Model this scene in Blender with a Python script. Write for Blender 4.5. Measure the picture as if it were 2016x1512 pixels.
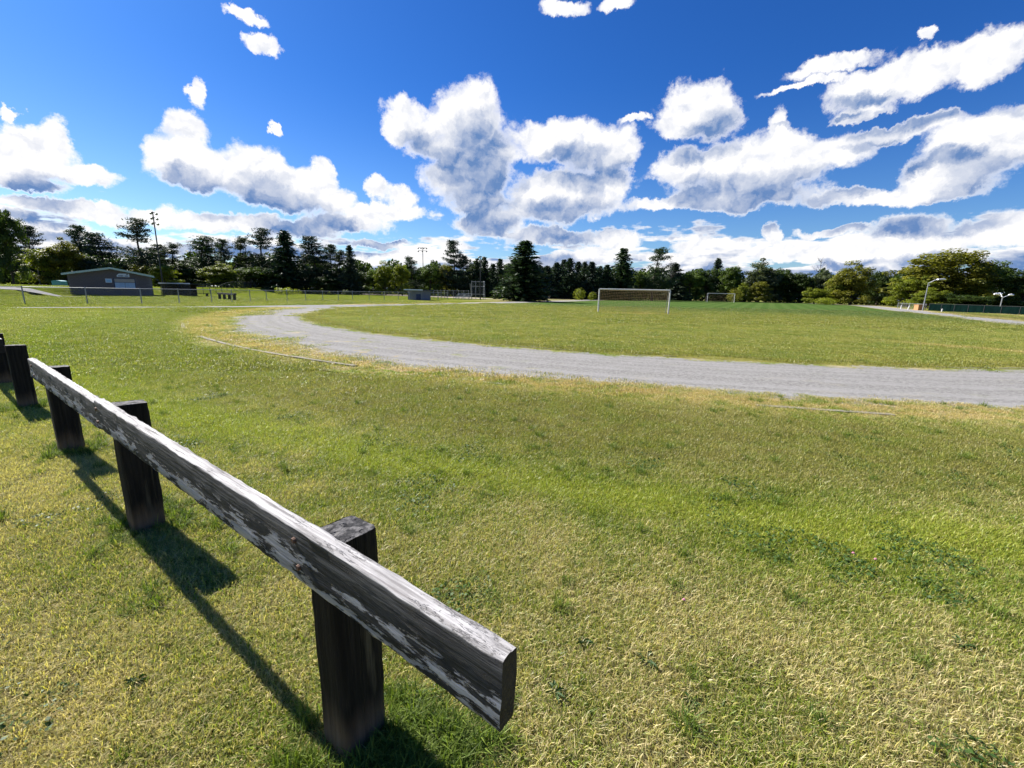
import bpy, math, random
import numpy as np
from math import sin, cos, pi, radians, hypot
from mathutils import Vector, Matrix

for _o in list(bpy.data.objects):
    bpy.data.objects.remove(_o)
SC = bpy.context.scene
COL = SC.collection
rng = np.random.default_rng(11)
random.seed(11)

# ------------------------------------------------------------------ camera
EYE = 1.6
cam = bpy.data.cameras.new('camera')
cam.sensor_fit = 'HORIZONTAL'
cam.sensor_width = 36.0
cam.lens = 36.0 * 850.0 / 2016.0
cam.clip_start = 0.05
cam.clip_end = 9000
co = bpy.data.objects.new('camera', cam)
COL.objects.link(co)
_pitch, _roll = math.atan(180 / 850), math.atan(0.022)
_f = Vector((0, cos(_pitch), -sin(_pitch)))
_u0, _r0 = Vector((0, sin(_pitch), cos(_pitch))), Vector((1, 0, 0))
_r = cos(_roll) * _r0 + sin(_roll) * _u0
_u = -sin(_roll) * _r0 + cos(_roll) * _u0
co.matrix_world = Matrix(((_r.x, _u.x, -_f.x, 0), (_r.y, _u.y, -_f.y, 0), (_r.z, _u.z, -_f.z, EYE), (0, 0, 0, 1)))
SC.camera = co

# ------------------------------------------------------------------ light and exposure
SUN_AZ, SUN_EL = radians(-56.5), radians(39.5)          # azimuth from +Y, negative = left
SUN = Vector((sin(SUN_AZ) * cos(SUN_EL), cos(SUN_AZ) * cos(SUN_EL), sin(SUN_EL)))
sl = bpy.data.lights.new('sun', 'SUN')
sl.energy = 5.0
sl.angle = radians(0.55)
sl.color = (1.0, 0.955, 0.88)
so = bpy.data.objects.new('sun', sl)
COL.objects.link(so)
so.rotation_euler = (-SUN).to_track_quat('-Z', 'Y').to_euler()
so.location = (-40, 25, 60)
vs = SC.view_settings
vs.view_transform = 'Standard'
vs.look = 'None'
vs.exposure = 1.28
vs.gamma = 1.0
vs.use_curve_mapping = False
SC.display_settings.display_device = 'sRGB'
SKY_STRENGTH = 0.055
cy = SC.cycles
cy.max_bounces = 8
cy.diffuse_bounces = 3
cy.glossy_bounces = 2
cy.transmission_bounces = 3
cy.transparent_max_bounces = 24
cy.use_denoising = True
cy.use_adaptive_sampling = True
cy.adaptive_threshold = 0.015


class NT:
    """small helper that writes shader maths as calls"""
    def __init__(s, tree):
        s.t = tree
        s.n = tree.nodes
        s.l = tree.links

    def node(s, kind, **kw):
        nd = s.n.new(kind)
        for k, v in kw.items():
            setattr(nd, k, v)
        return nd

    def put(s, sock, v):
        if isinstance(v, bpy.types.NodeSocket):
            s.l.new(v, sock)
        elif v is not None:
            if isinstance(v, (int, float)) and sock.type in ('RGBA', 'VECTOR'):
                v = (v,) * 3 + ((1,) if sock.type == 'RGBA' else ())
            elif sock.type == 'RGBA' and len(v) == 3:
                v = tuple(v) + (1,)
            sock.default_value = v

    def m(s, op, a, b=None, c=None, clamp=False):
        nd = s.node('ShaderNodeMath', operation=op, use_clamp=clamp)
        for i, v in enumerate((a, b, c)):
            if v is not None:
                s.put(nd.inputs[i], v)
        return nd.outputs[0]

    def v(s, op, a, b=None, c=None):
        nd = s.node('ShaderNodeVectorMath', operation=op)
        for i, x in enumerate((a, b, c)):
            if x is not None:
                s.put(nd.inputs[i], x)
        return nd.outputs['Value'] if op in ('DOT_PRODUCT', 'LENGTH', 'DISTANCE') else nd.outputs[0]

    def vscale(s, a, k):
        nd = s.node('ShaderNodeVectorMath', operation='SCALE')
        s.put(nd.inputs[0], a)
        s.put(nd.inputs[3], k)
        return nd.outputs[0]

    def xyz(s, a):
        nd = s.node('ShaderNodeSeparateXYZ')
        s.put(nd.inputs[0], a)
        return nd.outputs

    def vec(s, x, y, z=0.0):
        nd = s.node('ShaderNodeCombineXYZ')
        for i, q in enumerate((x, y, z)):
            s.put(nd.inputs[i], q)
        return nd.outputs[0]

    def noise(s, p, scale, detail=3.0, rough=0.55, color=False, dim='3D', dist=0.0):
        nd = s.node('ShaderNodeTexNoise', noise_dimensions=dim)
        s.put(nd.inputs['Vector'], p)
        s.put(nd.inputs['Scale'], scale)
        s.put(nd.inputs['Detail'], detail)
        s.put(nd.inputs['Roughness'], rough)
        s.put(nd.inputs['Distortion'], dist)
        return nd.outputs['Color' if color else 'Fac']

    def step(s, x, lo, hi, a=0.0, b=1.0, smooth=True):
        nd = s.node('ShaderNodeMapRange', interpolation_type='SMOOTHSTEP' if smooth else 'LINEAR')
        nd.clamp = True
        s.put(nd.inputs[0], x)
        for i, q in enumerate((lo, hi, a, b)):
            s.put(nd.inputs[i + 1], q)
        return nd.outputs[0]

    def mix(s, f, a, b, mode='MIX'):
        nd = s.node('ShaderNodeMix', data_type='RGBA', blend_type=mode)
        s.put(nd.inputs[0], f)
        s.put(nd.inputs[6], a)
        s.put(nd.inputs[7], b)
        return nd.outputs[2]

    def bump(s, h, dist, strength=1.0):
        nd = s.node('ShaderNodeBump')
        s.put(nd.inputs['Strength'], strength)
        s.put(nd.inputs['Distance'], dist)
        s.put(nd.inputs['Height'], h)
        return nd.outputs[0]


# ------------------------------------------------------------------ sky: clear blue with cumulus
# every cloud is a group of soft ellipses (azimuth, elevation, half width, half height in radians) broken up by noise
CLOUDS = [
(-0.805,0.186,0.0499,0.0310),(-0.775,0.202,0.0233,0.0294),(-0.829,0.157,0.0301,0.0206),
(-0.745,0.166,0.0357,0.0149),(-0.810,0.145,0.0446,0.0127),(-0.612,0.255,0.0332,0.0260),
(-0.638,0.211,0.0436,0.0353),(-0.593,0.199,0.0640,0.0368),(-0.514,0.206,0.0623,0.0444),
(-0.439,0.185,0.0677,0.0381),(-0.395,0.219,0.0224,0.0305),(-0.467,0.161,0.0751,0.0182),
(-0.379,0.175,0.0429,0.0225),(-0.230,0.331,0.0465,0.0336),(-0.251,0.304,0.0262,0.0190),
(-0.100,0.342,0.0757,0.0543),(-0.148,0.301,0.0892,0.0443),(-0.063,0.282,0.0666,0.0502),
(0.077,0.304,0.0831,0.0401),(0.130,0.297,0.0633,0.0464),(0.211,0.295,0.0462,0.0353),
(-0.100,0.229,0.0950,0.0527),(0.053,0.214,0.0656,0.0352),(0.146,0.211,0.0985,0.0408),
(0.071,0.177,0.1042,0.0322),(-0.073,0.184,0.0604,0.0200),(0.205,0.241,0.0365,0.0514),
(0.359,0.343,0.0666,0.0464),(0.320,0.318,0.0431,0.0209),(0.403,0.316,0.0377,0.0260),
(0.342,0.248,0.0557,0.0375),(0.439,0.236,0.0842,0.0452),(0.522,0.245,0.0688,0.0454),
(0.507,0.294,0.0179,0.0316),(0.579,0.250,0.0640,0.0270),(0.653,0.263,0.0706,0.0134),
(0.714,0.266,0.0423,0.0141),(0.445,0.190,0.1293,0.0235),(0.334,0.183,0.1030,0.0133),
(0.571,0.371,0.0697,0.0125),(0.632,0.332,0.0782,0.0245),(0.681,0.337,0.0658,0.0254),
(0.763,0.341,0.0510,0.0320),(0.617,0.302,0.0456,0.0102),(0.774,0.226,0.0657,0.0428),
(0.808,0.237,0.0406,0.0330),(0.735,0.196,0.0596,0.0250),(0.644,0.173,0.0876,0.0146),
(0.712,0.173,0.0846,0.0184),(0.410,0.098,0.0868,0.0177),(0.511,0.113,0.0153,0.0240),
(0.552,0.083,0.0938,0.0138),(0.642,0.090,0.0683,0.0172),(0.713,0.111,0.0445,0.0273),
(0.806,0.101,0.0506,0.0221),(0.609,0.116,0.0561,0.0095),(-0.295,0.201,0.0242,0.0189),
(-0.246,0.189,0.0374,0.0232),(-0.276,0.158,0.0873,0.0177),(-0.503,0.437,0.0330,0.0078),
(-0.475,0.407,0.0295,0.0138),(-0.587,0.314,0.0132,0.0204),(-0.476,0.284,0.0076,0.0105),
(0.087,0.510,0.0523,0.0133),(0.186,0.510,0.0410,0.0105),(0.245,0.336,0.0280,0.0067),
(-0.820,0.232,0.0080,0.0091),(-0.782,0.118,0.0788,0.0104),(-0.701,0.106,0.0986,0.0105),
(-0.579,0.114,0.0943,0.0177),(-0.462,0.114,0.0943,0.0189),(-0.358,0.133,0.0832,0.0195),
(-0.061,0.146,0.0688,0.0268),(0.090,0.117,0.1053,0.0210),(0.218,0.122,0.0533,0.0185),
(-0.289,0.093,0.0673,0.0103),(-0.799,0.081,0.0550,0.0075),(0.537,0.353,0.0693,0.0058),
(0.688,0.378,0.0134,0.0088),
]
W = bpy.data.worlds.new('World')
SC.world = W
W.use_nodes = True
wt = NT(W.node_tree)
wt.n.clear()
sky = wt.node('ShaderNodeTexSky', sky_type='NISHITA')
sky.sun_disc = False
sky.sun_elevation = SUN_EL
sky.sun_rotation = SUN_AZ
sky.altitude = 100
sky.air_density = 1.0
sky.dust_density = 0.4
sky.ozone_density = 2.0
gen = wt.node('ShaderNodeTexCoord').outputs['Generated']


def cloud_env(d, blobs, warp):
    """soft cloud bodies at a direction: the listed ellipses, plus an open field that thickens towards the horizon all round"""
    x, y, z = wt.xyz(d)[:]
    az = wt.m('ARCTAN2', x, y)
    el = wt.m('ARCSINE', z)
    p = wt.v('ADD', wt.vec(az, el), warp)
    e = None
    for a, l, ra, re in blobs:
        ra, re = ra * 1.20, re * 1.22
        q = wt.v('MULTIPLY_ADD', p, (1 / ra, 1 / re, 0), (-a / ra, -l / re, 0))
        r2 = wt.v('DOT_PRODUCT', q, q)
        e = r2 if e is None else wt.m('SMOOTH_MIN', e, r2, 0.7)
    env = wt.m('SUBTRACT', 1.0, wt.m('MINIMUM', e, 3.0))
    zz = wt.m('ADD', wt.m('MAXIMUM', z, 0.0), 0.12)
    q = wt.v('DIVIDE', wt.vec(x, y), wt.vec(zz, zz, 1.0))
    n = wt.noise(q, 1.15, 4.0, 0.6)
    env2 = wt.m('MULTIPLY_ADD', n, 6.5, wt.step(el, 0.02, 0.25, -2.15, -4.5))
    return wt.m('MAXIMUM', env, wt.m('MINIMUM', env2, 1.0)), p, el


def puffs(p, scale, detail):
    nd = wt.node('ShaderNodeTexVoronoi', voronoi_dimensions='2D', feature='F1')
    wt.put(nd.inputs['Vector'], wt.v('MULTIPLY', p, (1.0, 1.25, 0.0)))
    wt.put(nd.inputs['Scale'], scale)
    wt.put(nd.inputs['Detail'], detail)
    wt.put(nd.inputs['Roughness'], 0.55)
    return nd.outputs['Distance']


warp = wt.v('MULTIPLY', wt.v('SUBTRACT', wt.noise(gen, 11.0, 7.0, 0.68, color=True), (0.5, 0.5, 0.5)), (0.085, 0.068, 0.0))
E0, p0, el0 = cloud_env(gen, CLOUDS, warp)
pf = puffs(p0, 16.0, 3.0)
fb = wt.noise(gen, 32.0, 7.0, 0.66)
lump = wt.m('ADD', wt.m('MULTIPLY_ADD', pf, -0.95, 0.40), wt.m('MULTIPLY', wt.m('SUBTRACT', fb, 0.5), 2.7))
D = wt.m('ADD', wt.m('MULTIPLY', wt.m('MINIMUM', E0, 0.75), 1.8), wt.m('MULTIPLY', lump, wt.step(E0, 0.0, 0.65, 1.0, 0.55)))
BIG = [c for c in CLOUDS if c[2] > 0.042]
tow = wt.v('NORMALIZE', wt.v('MULTIPLY_ADD', tuple(SUN), (0.038, 0.038, 0.085), gen))
E1, p1, _e = cloud_env(tow, BIG, warp)
near_p = wt.v('ADD', p0, (-0.007, 0.012, 0.0))
relief = wt.m('SUBTRACT', pf, puffs(near_p, 16.0, 3.0))
alpha = wt.step(D, -0.25, 0.95)
body = wt.m('ADD', E1, wt.m('MULTIPLY', wt.m('SUBTRACT', fb, 0.5), 0.2))
shade = wt.m('MULTIPLY', wt.step(body, 0.05, 1.0), wt.m('MULTIPLY', wt.step(E0, 0.0, 0.6), wt.step(D, 0.2, 0.9)))
shade = wt.m('ADD', wt.m('MULTIPLY', shade, 0.85), wt.m('MULTIPLY', wt.m('MULTIPLY', relief, 0.45), wt.step(D, 0.3, 0.9)), clamp=True)
white = wt.mix(shade, (1.06, 1.05, 1.05), (0.14, 0.26, 0.53))
hs = wt.node('ShaderNodeHueSaturation')
wt.put(hs.inputs['Saturation'], 1.22)
wt.put(hs.inputs['Value'], 1.0)
wt.put(hs.inputs['Color'], sky.outputs[0])
tint = wt.mix(wt.step(el0, 0.0, 0.42), (0.62, 0.78, 1.02), (0.24, 0.54, 0.98))
blue = wt.mix(1.0, hs.outputs[0], tint, 'MULTIPLY')
full = wt.mix(alpha, blue, wt.vscale(white, 0.42 / SKY_STRENGTH))
bg = wt.node('ShaderNodeBackground')
wt.put(bg.inputs['Color'], full)
wt.put(bg.inputs['Strength'], SKY_STRENGTH)
wo = wt.node('ShaderNodeOutputWorld')
wt.l.new(bg.outputs[0], wo.inputs['Surface'])
W.cycles.sampling_method = 'MANUAL'
W.cycles.sample_map_resolution = 512

# ------------------------------------------------------------------ ground plan
# the running track is an oval: two straights along AX and a bend of radius 25 m round BEND
AX, PX = (0.5, 0.866), (0.866, -0.5)
BEND = (10.64, 35.43)
STRAIGHT = 84.0


def sstep(x, a, b):
    t = np.clip((x - a) / (b - a), 0, 1)
    return t * t * (3 - 2 * t)


def terr(X, Y):
    """height of the ground: level lawn, a slight rise far out, a bank left of the brick hut"""
    X = np.asarray(X, float)
    Y = np.asarray(Y, float)
    d = np.hypot(X, Y)
    z = 0.45 * sstep(d, 55, 145)
    z = z + 0.95 * sstep(-X, 54.4, 56.9) * sstep(Y, 45, 54.5) * (1 - 0.35 * sstep(-X, 66, 90))
    return z


def tz(x, y):
    return float(terr(x, y))


def oval(X, Y):
    qx = (X - BEND[0]) * PX[0] + (Y - BEND[1]) * PX[1]
    qy = (X - BEND[0]) * AX[0] + (Y - BEND[1]) * AX[1]
    return np.hypot(qx, qy - np.clip(qy, 0, STRAIGHT))


def oval_point(r, u):
    """u in metres along the oval from the start of the near bend (left straight) round to the right straight"""
    arc = pi * 25.0
    if u < 0:
        qx, qy = -r, -u
    elif u < arc:
        a = u / 25.0
        qx, qy = -r * cos(a), -r * sin(a)
    elif u < arc + STRAIGHT:
        qx, qy = r, u - arc
    elif u < 2 * arc + STRAIGHT:
        a = (u - arc - STRAIGHT) / 25.0
        qx, qy = r * cos(a), STRAIGHT + r * sin(a)
    else:
        qx, qy = -r, STRAIGHT - (u - 2 * arc - STRAIGHT)
    return BEND[0] + qx * PX[0] + qy * AX[0], BEND[1] + qx * PX[1] + qy * AX[1]


# ------------------------------------------------------------------ object helpers
def tag(o, label=None, cat=None, group=None, kind=None):
    for k, v in (('label', label), ('category', cat), ('group', group), ('kind', kind)):
        if v:
            o[k] = v
    return o


def thing(name, loc, label, cat, group=None, rz=0.0):
    o = bpy.data.objects.new(name, None)
    o.empty_display_size = 0.3
    o.location = loc
    o.rotation_euler = (0, 0, rz)
    COL.objects.link(o)
    return tag(o, label, cat, group)


def mesh_np(name, V, F4=None, F3=None, attr=None, smooth=False):
    me = bpy.data.meshes.new(name)
    V = np.asarray(V, np.float32)
    n4 = 0 if F4 is None else len(F4)
    n3 = 0 if F3 is None else len(F3)
    me.vertices.add(len(V))
    me.vertices.foreach_set('co', V.ravel())
    idx = []
    if n4:
        idx.append(np.asarray(F4, np.int32).ravel())
    if n3:
        idx.append(np.asarray(F3, np.int32).ravel())
    idx = np.concatenate(idx)
    me.loops.add(len(idx))
    me.loops.foreach_set('vertex_index', idx)
    tot = np.concatenate([np.full(n4, 4), np.full(n3, 3)]).astype(np.int32)
    start = np.concatenate([[0], np.cumsum(tot)[:-1]]).astype(np.int32)
    me.polygons.add(n4 + n3)
    me.polygons.foreach_set('loop_start', start)
    me.polygons.foreach_set('loop_total', tot)
    if smooth:
        me.polygons.foreach_set('use_smooth', np.ones(n4 + n3, bool))
    if attr:
        for k, a in attr.items():
            at = me.attributes.new(k, 'FLOAT', 'POINT')
            at.data.foreach_set('value', np.asarray(a, np.float32).ravel())
    me.update(calc_edges=True)
    me.validate()
    return me


class MB:
    def __init__(s):
        s.V, s.F = [], []

    def box(s, c, size, rot=None):
        c = Vector(c)
        h = Vector(size) / 2
        b = len(s.V)
        for k in range(8):
            p = Vector((h.x if k & 1 else -h.x, h.y if k & 2 else -h.y, h.z if k & 4 else -h.z))
            if rot is not None:
                p = rot @ p
            s.V.append(tuple(c + p))
        for f in ((0, 2, 3, 1), (4, 5, 7, 6), (0, 1, 5, 4), (2, 6, 7, 3), (0, 4, 6, 2), (1, 3, 7, 5)):
            s.F.append(tuple(b + i for i in f))
        return s

    def tube(s, a, b, ra, rb=None, n=8, cap=True):
        a, b = Vector(a), Vector(b)
        rb = ra if rb is None else rb
        d = (b - a)
        if d.length < 1e-6:
            return s
        d.normalize()
        u = d.orthogonal().normalized()
        w = d.cross(u)
        k = len(s.V)
        for p, r in ((a, ra), (b, rb)):
            for i in range(n):
                t = 2 * pi * i / n
                s.V.append(tuple(p + (u * cos(t) + w * sin(t)) * r))
        for i in range(n):
            j = (i + 1) % n
            s.F.append((k + i, k + j, k + n + j, k + n + i))
        if cap:
            s.F.append(tuple(k + i for i in reversed(range(n))))
            s.F.append(tuple(k + n + i for i in range(n)))
        return s

    def prism(s, poly, y0, y1):
        """outline in X,Z pushed along Y"""
        k, n = len(s.V), len(poly)
        for y in (y0, y1):
            for x, z in poly:
                s.V.append((x, y, z))
        s.F.append(tuple(range(k, k + n)))
        s.F.append(tuple(reversed(range(k + n, k + 2 * n))))
        for i in range(n):
            j = (i + 1) % n
            s.F.append((k + j, k + i, k + n + i, k + n + j))
        return s

    def mesh(s, name, smooth=False):
        me = bpy.data.meshes.new(name)
        me.from_pydata(s.V, [], s.F)
        me.update()
        import bmesh
        bm = bmesh.new()
        bm.from_mesh(me)
        bmesh.ops.recalc_face_normals(bm, faces=bm.faces)
        bm.to_mesh(me)
        bm.free()
        if smooth:
            me.polygons.foreach_set('use_smooth', [True] * len(me.polygons))
        return me

    def obj(s, name, mat, parent=None, bevel=0.0, smooth=False):
        return link(name, s.mesh(name, smooth), mat, parent, bevel)


def link(name, me, mat, parent=None, bevel=0.0):
    o = bpy.data.objects.new(name, me)
    if mat is not None and not me.materials:
        me.materials.append(mat)
    COL.objects.link(o)
    if parent is not None:
        o.parent = parent
    if bevel:
        b = o.modifiers.new('bevel', 'BEVEL')
        b.width = bevel
        b.segments = 2
        b.limit_method = 'ANGLE'
    return o


# ------------------------------------------------------------------ materials
def new_mat(name):
    m = bpy.data.materials.new(name)
    m.use_nodes = True
    t = NT(m.node_tree)
    b = t.n['Principled BSDF']
    return m, t, b


def plain(name, col, rough=0.7, metal=0.0, var=0.25, scale=6.0, bump=0.0, spec=0.3, obj=True):
    m, t, b = new_mat(name)
    tc = t.node('ShaderNodeTexCoord').outputs['Object']
    n = t.noise(tc, scale, 5.0, 0.6)
    n2 = t.noise(tc, scale * 7, 3.0, 0.6)
    k = t.m('ADD', t.m('MULTIPLY', n, 0.7), t.m('MULTIPLY', n2, 0.3))
    lo = tuple(c * (1 - var) for c in col)
    hi = tuple(min(1, c * (1 + var)) for c in col)
    t.put(b.inputs['Base Color'], t.mix(t.step(k, 0.3, 0.7), lo, hi))
    b.inputs['Roughness'].default_value = rough
    b.inputs['Metallic'].default_value = metal
    b.inputs['Specular IOR Level'].default_value = spec
    if bump:
        t.put(b.inputs['Normal'], t.bump(k, bump))
    return m


def turf(t, blade=None):
    """lawn colour at a world position: green, straw and olive patches, rings that follow the track, mown stripes on the pitch"""
    pos = t.node('ShaderNodeNewGeometry').outputs['Position']
    rel = t.v('SUBTRACT', pos, (BEND[0], BEND[1], 0))
    qx = t.v('DOT_PRODUCT', rel, (PX[0], PX[1], 0))
    qy = t.v('DOT_PRODUCT', rel, (AX[0], AX[1], 0))
    ey = t.m('SUBTRACT', qy, t.m('MINIMUM', t.m('MAXIMUM', qy, 0.0), STRAIGHT))
    r = t.m('SQRT', t.m('ADD', t.m('MULTIPLY', qx, qx), t.m('MULTIPLY', ey, ey)))
    flat = t.v('MULTIPLY', pos, (1, 1, 0))
    n1 = t.noise(flat, 0.55, 5.0, 0.62)
    n2 = t.noise(flat, 2.6, 4.0, 0.6)
    n3 = t.noise(flat, 0.09, 3.0, 0.5)
    wob = t.m('MULTIPLY', t.m('SUBTRACT', n1, 0.5), 1.1)
    rr = t.m('ADD', r, wob)
    dry = t.m('ADD', t.m('MULTIPLY_ADD', t.m('SUBTRACT', n1, 0.5), 2.1, 0.41), t.m('MULTIPLY', t.m('SUBTRACT', n2, 0.5), 1.3))
    dry = t.m('ADD', dry, t.m('MULTIPLY', t.m('SUBTRACT', n3, 0.5), 0.9))
    # straw-coloured bank outside the shallow swale, lush line in the swale, olive turf on its track side
    bank = t.m('MULTIPLY', t.step(rr, 33.9, 35.0), t.step(rr, 46.0, 38.0))
    dry = t.m('ADD', dry, t.m('MULTIPLY', bank, 0.32))
    lush = t.m('MULTIPLY', t.step(rr, 33.1, 33.6), t.step(rr, 34.1, 33.7))
    dry = t.m('SUBTRACT', dry, t.m('MULTIPLY', lush, 0.5))
    edge = t.m('MULTIPLY', t.m('MULTIPLY', t.step(rr, 28.0, 29.0), t.step(rr, 30.9, 29.5)), t.step(n2, 0.35, 0.6, 0.25, 1.0))
    dry = t.m('ADD', dry, t.m('MULTIPLY', edge, 0.75))
    if blade is not None:      # single blades differ: dead ones among green ones
        dry = t.m('ADD', dry, t.m('MULTIPLY', t.m('SUBTRACT', blade, 0.5), 1.1))
    dry = t.m('MAXIMUM', t.m('MINIMUM', dry, 1.0), 0.0)
    green = t.mix(n2, (0.09, 0.145, 0.012), (0.21, 0.262, 0.026))
    green = t.mix(t.m('MULTIPLY', lush, 0.75), green, (0.27, 0.305, 0.045))
    straw = t.mix(n1, (0.35, 0.28, 0.145), (0.50, 0.435, 0.265))
    straw = t.mix(t.m('MULTIPLY', edge, 0.5), straw, (0.34, 0.235, 0.115))
    col = t.mix(t.step(dry, 0.18, 0.95), green, straw)
    ol = t.m('MULTIPLY', t.m('MULTIPLY', t.step(rr, 29.9, 30.8), t.step(rr, 33.4, 32.4)), t.step(n2, 0.3, 0.65, 0.3, 0.75))
    col = t.mix(ol, col, (0.15, 0.14, 0.04))
    # pitch inside the oval
    ins = t.step(r, 25.2, 24.8)
    pn = t.m('ADD', t.m('MULTIPLY', n1, 0.6), t.m('MULTIPLY', n2, 0.4))
    pa = t.mix(t.step(pn, 0.35, 0.65), (0.15, 0.195, 0.036), (0.28, 0.265, 0.08))
    stripe = t.m('SINE', t.m('MULTIPLY', qx, 2.9))
    sc_ = t.step(stripe, -0.6, 0.6)
    pb = t.mix(sc_, (0.075, 0.135, 0.036), (0.095, 0.155, 0.046))
    pb = t.mix(t.step(pn, 0.50, 0.72, 0.0, 0.5), pb, (0.17, 0.19, 0.07))
    pit = t.mix(t.step(t.m('ADD', qy, t.m('MULTIPLY', t.m('SUBTRACT', n3, 0.5), 22.0)), 4.0, 30.0), pa, pb)
    # worn dry line across the near corner of the pitch
    wl = t.m('ADD', t.m('ADD', t.m('MULTIPLY', qx, 0.45), qy), t.m('MULTIPLY', t.m('SUBTRACT', n1, 0.5), 2.0))
    wl = t.m('MULTIPLY', t.m('MULTIPLY', t.step(wl, -8.6, -7.9), t.step(wl, -6.8, -7.5)), t.step(qx, 11.0, 15.0))
    pit = t.mix(t.m('MULTIPLY', wl, 0.8), pit, (0.40, 0.31, 0.15))
    gm = t.v('DISTANCE', t.v('MULTIPLY', pos, (0.55, 1.0, 0.0)), (10.9 * 0.55, 38.6, 0.0))
    pit = t.mix(t.step(t.m('ADD', gm, t.m('MULTIPLY', t.m('SUBTRACT', n2, 0.5), 2.2)), 2.3, 0.9, 0.0, 0.75), pit, (0.40, 0.32, 0.14))
    rim = t.m('MULTIPLY', t.step(rr, 23.8, 24.4), 0.5)
    pit = t.mix(rim, pit, (0.15, 0.14, 0.03))
    col = t.mix(ins, col, pit)
    # brighter, more saturated green on the left lawn
    leftl = t.m('MULTIPLY', t.step(r, 29.5, 31.0), t.step(t.xyz(pos)[0], -2.0, -9.0))
    col = t.mix(t.m('MULTIPLY', leftl, 0.72), col, t.mix(n1, (0.085, 0.15, 0.011), (0.21, 0.235, 0.022)))
    return pos, flat, r, col, n1, n2


GROUND, t, b = new_mat('ground_turf')
pos, flat, r_, col, n1, n2 = turf(t)
sp = t.xyz(pos)
dist = t.m('SQRT', t.m('ADD', t.m('MULTIPLY', sp[0], sp[0]), t.m('MULTIPLY', sp[1], sp[1])))
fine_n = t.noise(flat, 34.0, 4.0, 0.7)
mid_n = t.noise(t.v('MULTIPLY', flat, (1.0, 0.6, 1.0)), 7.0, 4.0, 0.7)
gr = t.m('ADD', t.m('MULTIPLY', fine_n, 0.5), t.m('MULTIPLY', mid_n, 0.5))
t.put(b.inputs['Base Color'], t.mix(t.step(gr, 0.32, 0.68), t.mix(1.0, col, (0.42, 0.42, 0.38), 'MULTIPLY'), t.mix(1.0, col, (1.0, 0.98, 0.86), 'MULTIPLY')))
b.inputs['Roughness'].default_value = 1.0
b.inputs['Specular IOR Level'].default_value = 0.0
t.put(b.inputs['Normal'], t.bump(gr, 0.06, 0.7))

GRAVEL, t, b = new_mat('gravel_track')
pos, flat, r_, col, n1, n2 = turf(t)
g1 = t.noise(flat, 60.0, 3.0, 0.75)
g2 = t.noise(flat, 1.3, 5.0, 0.65)
g3 = t.noise(flat, 9.0, 4.0, 0.7)
lane = t.noise(t.vec(t.m('MULTIPLY', r_, 3.2), 0.3, 0.0), 1.0, 2.0, 0.5)
g4 = t.noise(flat, 13.0, 4.0, 0.8)
stone = t.mix(t.step(t.m('ADD', t.m('MULTIPLY', g1, 0.45), t.m('MULTIPLY', g4, 0.55)), 0.36, 0.64), (0.10, 0.096, 0.09), (0.35, 0.338, 0.318))
stone = t.mix(t.step(g2, 0.35, 0.7, 0.0, 0.35), stone, (0.165, 0.158, 0.148))
stone = t.mix(t.step(t.m('ADD', t.m('MULTIPLY', lane, 0.6), t.m('MULTIPLY', g2, 0.4)), 0.42, 0.6, 0.0, 0.45), stone, (0.33, 0.322, 0.31))
rw = t.m('ADD', r_, t.m('ADD', t.m('MULTIPLY', t.m('SUBTRACT', g2, 0.5), 1.8), t.m('MULTIPLY', t.m('SUBTRACT', g3, 0.5), 2.2)))
xs = t.xyz(pos)[0]
outr = t.step(xs, -5.0, -15.0, 29.35, 28.2)
mask = t.m('MULTIPLY', t.step(rw, 25.0, 25.3), t.step(t.m('SUBTRACT', rw, outr), 0.25, -0.25))
weed = t.m('MULTIPLY', t.step(t.noise(t.v('MULTIPLY', flat, (0.55, 1.0, 1)), 1.7, 4.0, 0.7), 0.57, 0.66), t.step(xs, 3.0, -6.0, 0.1, 0.9))
mask = t.m('MULTIPLY', mask, t.m('SUBTRACT', 1.0, weed))
gr2 = t.m('ADD', t.m('MULTIPLY', g1, 0.5), t.m('MULTIPLY', g3, 0.5))
turfc = t.mix(t.step(gr2, 0.35, 0.65), t.mix(1.0, col, (0.6, 0.58, 0.5), 'MULTIPLY'), t.mix(1.0, col, (1.25, 1.2, 1.2), 'MULTIPLY'))
t.put(b.inputs['Base Color'], t.mix(mask, turfc, stone))
b.inputs['Roughness'].default_value = 1.0
b.inputs['Specular IOR Level'].default_value = 0.05
t.put(b.inputs['Normal'], t.bump(t.m('ADD', g1, t.m('MULTIPLY', g3, 0.6)), 0.02, 0.8))

BLADE, t, b = new_mat('grass_blade')
rnd = t.node('ShaderNodeAttribute', attribute_name='rnd').outputs['Fac']
pos, flat, r_, col, n1, n2 = turf(t, t.m('FRACT', t.m('MULTIPLY', rnd, 13.7)))
hgt = t.node('ShaderNodeAttribute', attribute_name='hgt').outputs['Fac']
orn = t.node('ShaderNodeObjectInfo').outputs['Random']
bc = t.mix(t.step(rnd, 0.10, 0.0, 0.0, 1.0), col, (0.52, 0.45, 0.26))
bc = t.mix(t.step(rnd, 0.80, 1.0, 0.0, 0.65), bc, (0.065, 0.14, 0.018))
bc = t.mix(t.step(rnd, 0.25, 0.12, 0.0, 0.7), bc, (0.30, 0.27, 0.06))
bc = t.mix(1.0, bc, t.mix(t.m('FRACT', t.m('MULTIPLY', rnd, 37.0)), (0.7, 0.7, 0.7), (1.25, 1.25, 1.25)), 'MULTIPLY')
bc = t.mix(1.0, bc, t.mix(hgt, (0.50, 0.49, 0.42), (1.8, 1.78, 1.62)), 'MULTIPLY')  # shade between the roots and highlights on the tips put into the colour
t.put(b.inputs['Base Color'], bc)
b.inputs['Roughness'].default_value = 0.42
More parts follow.
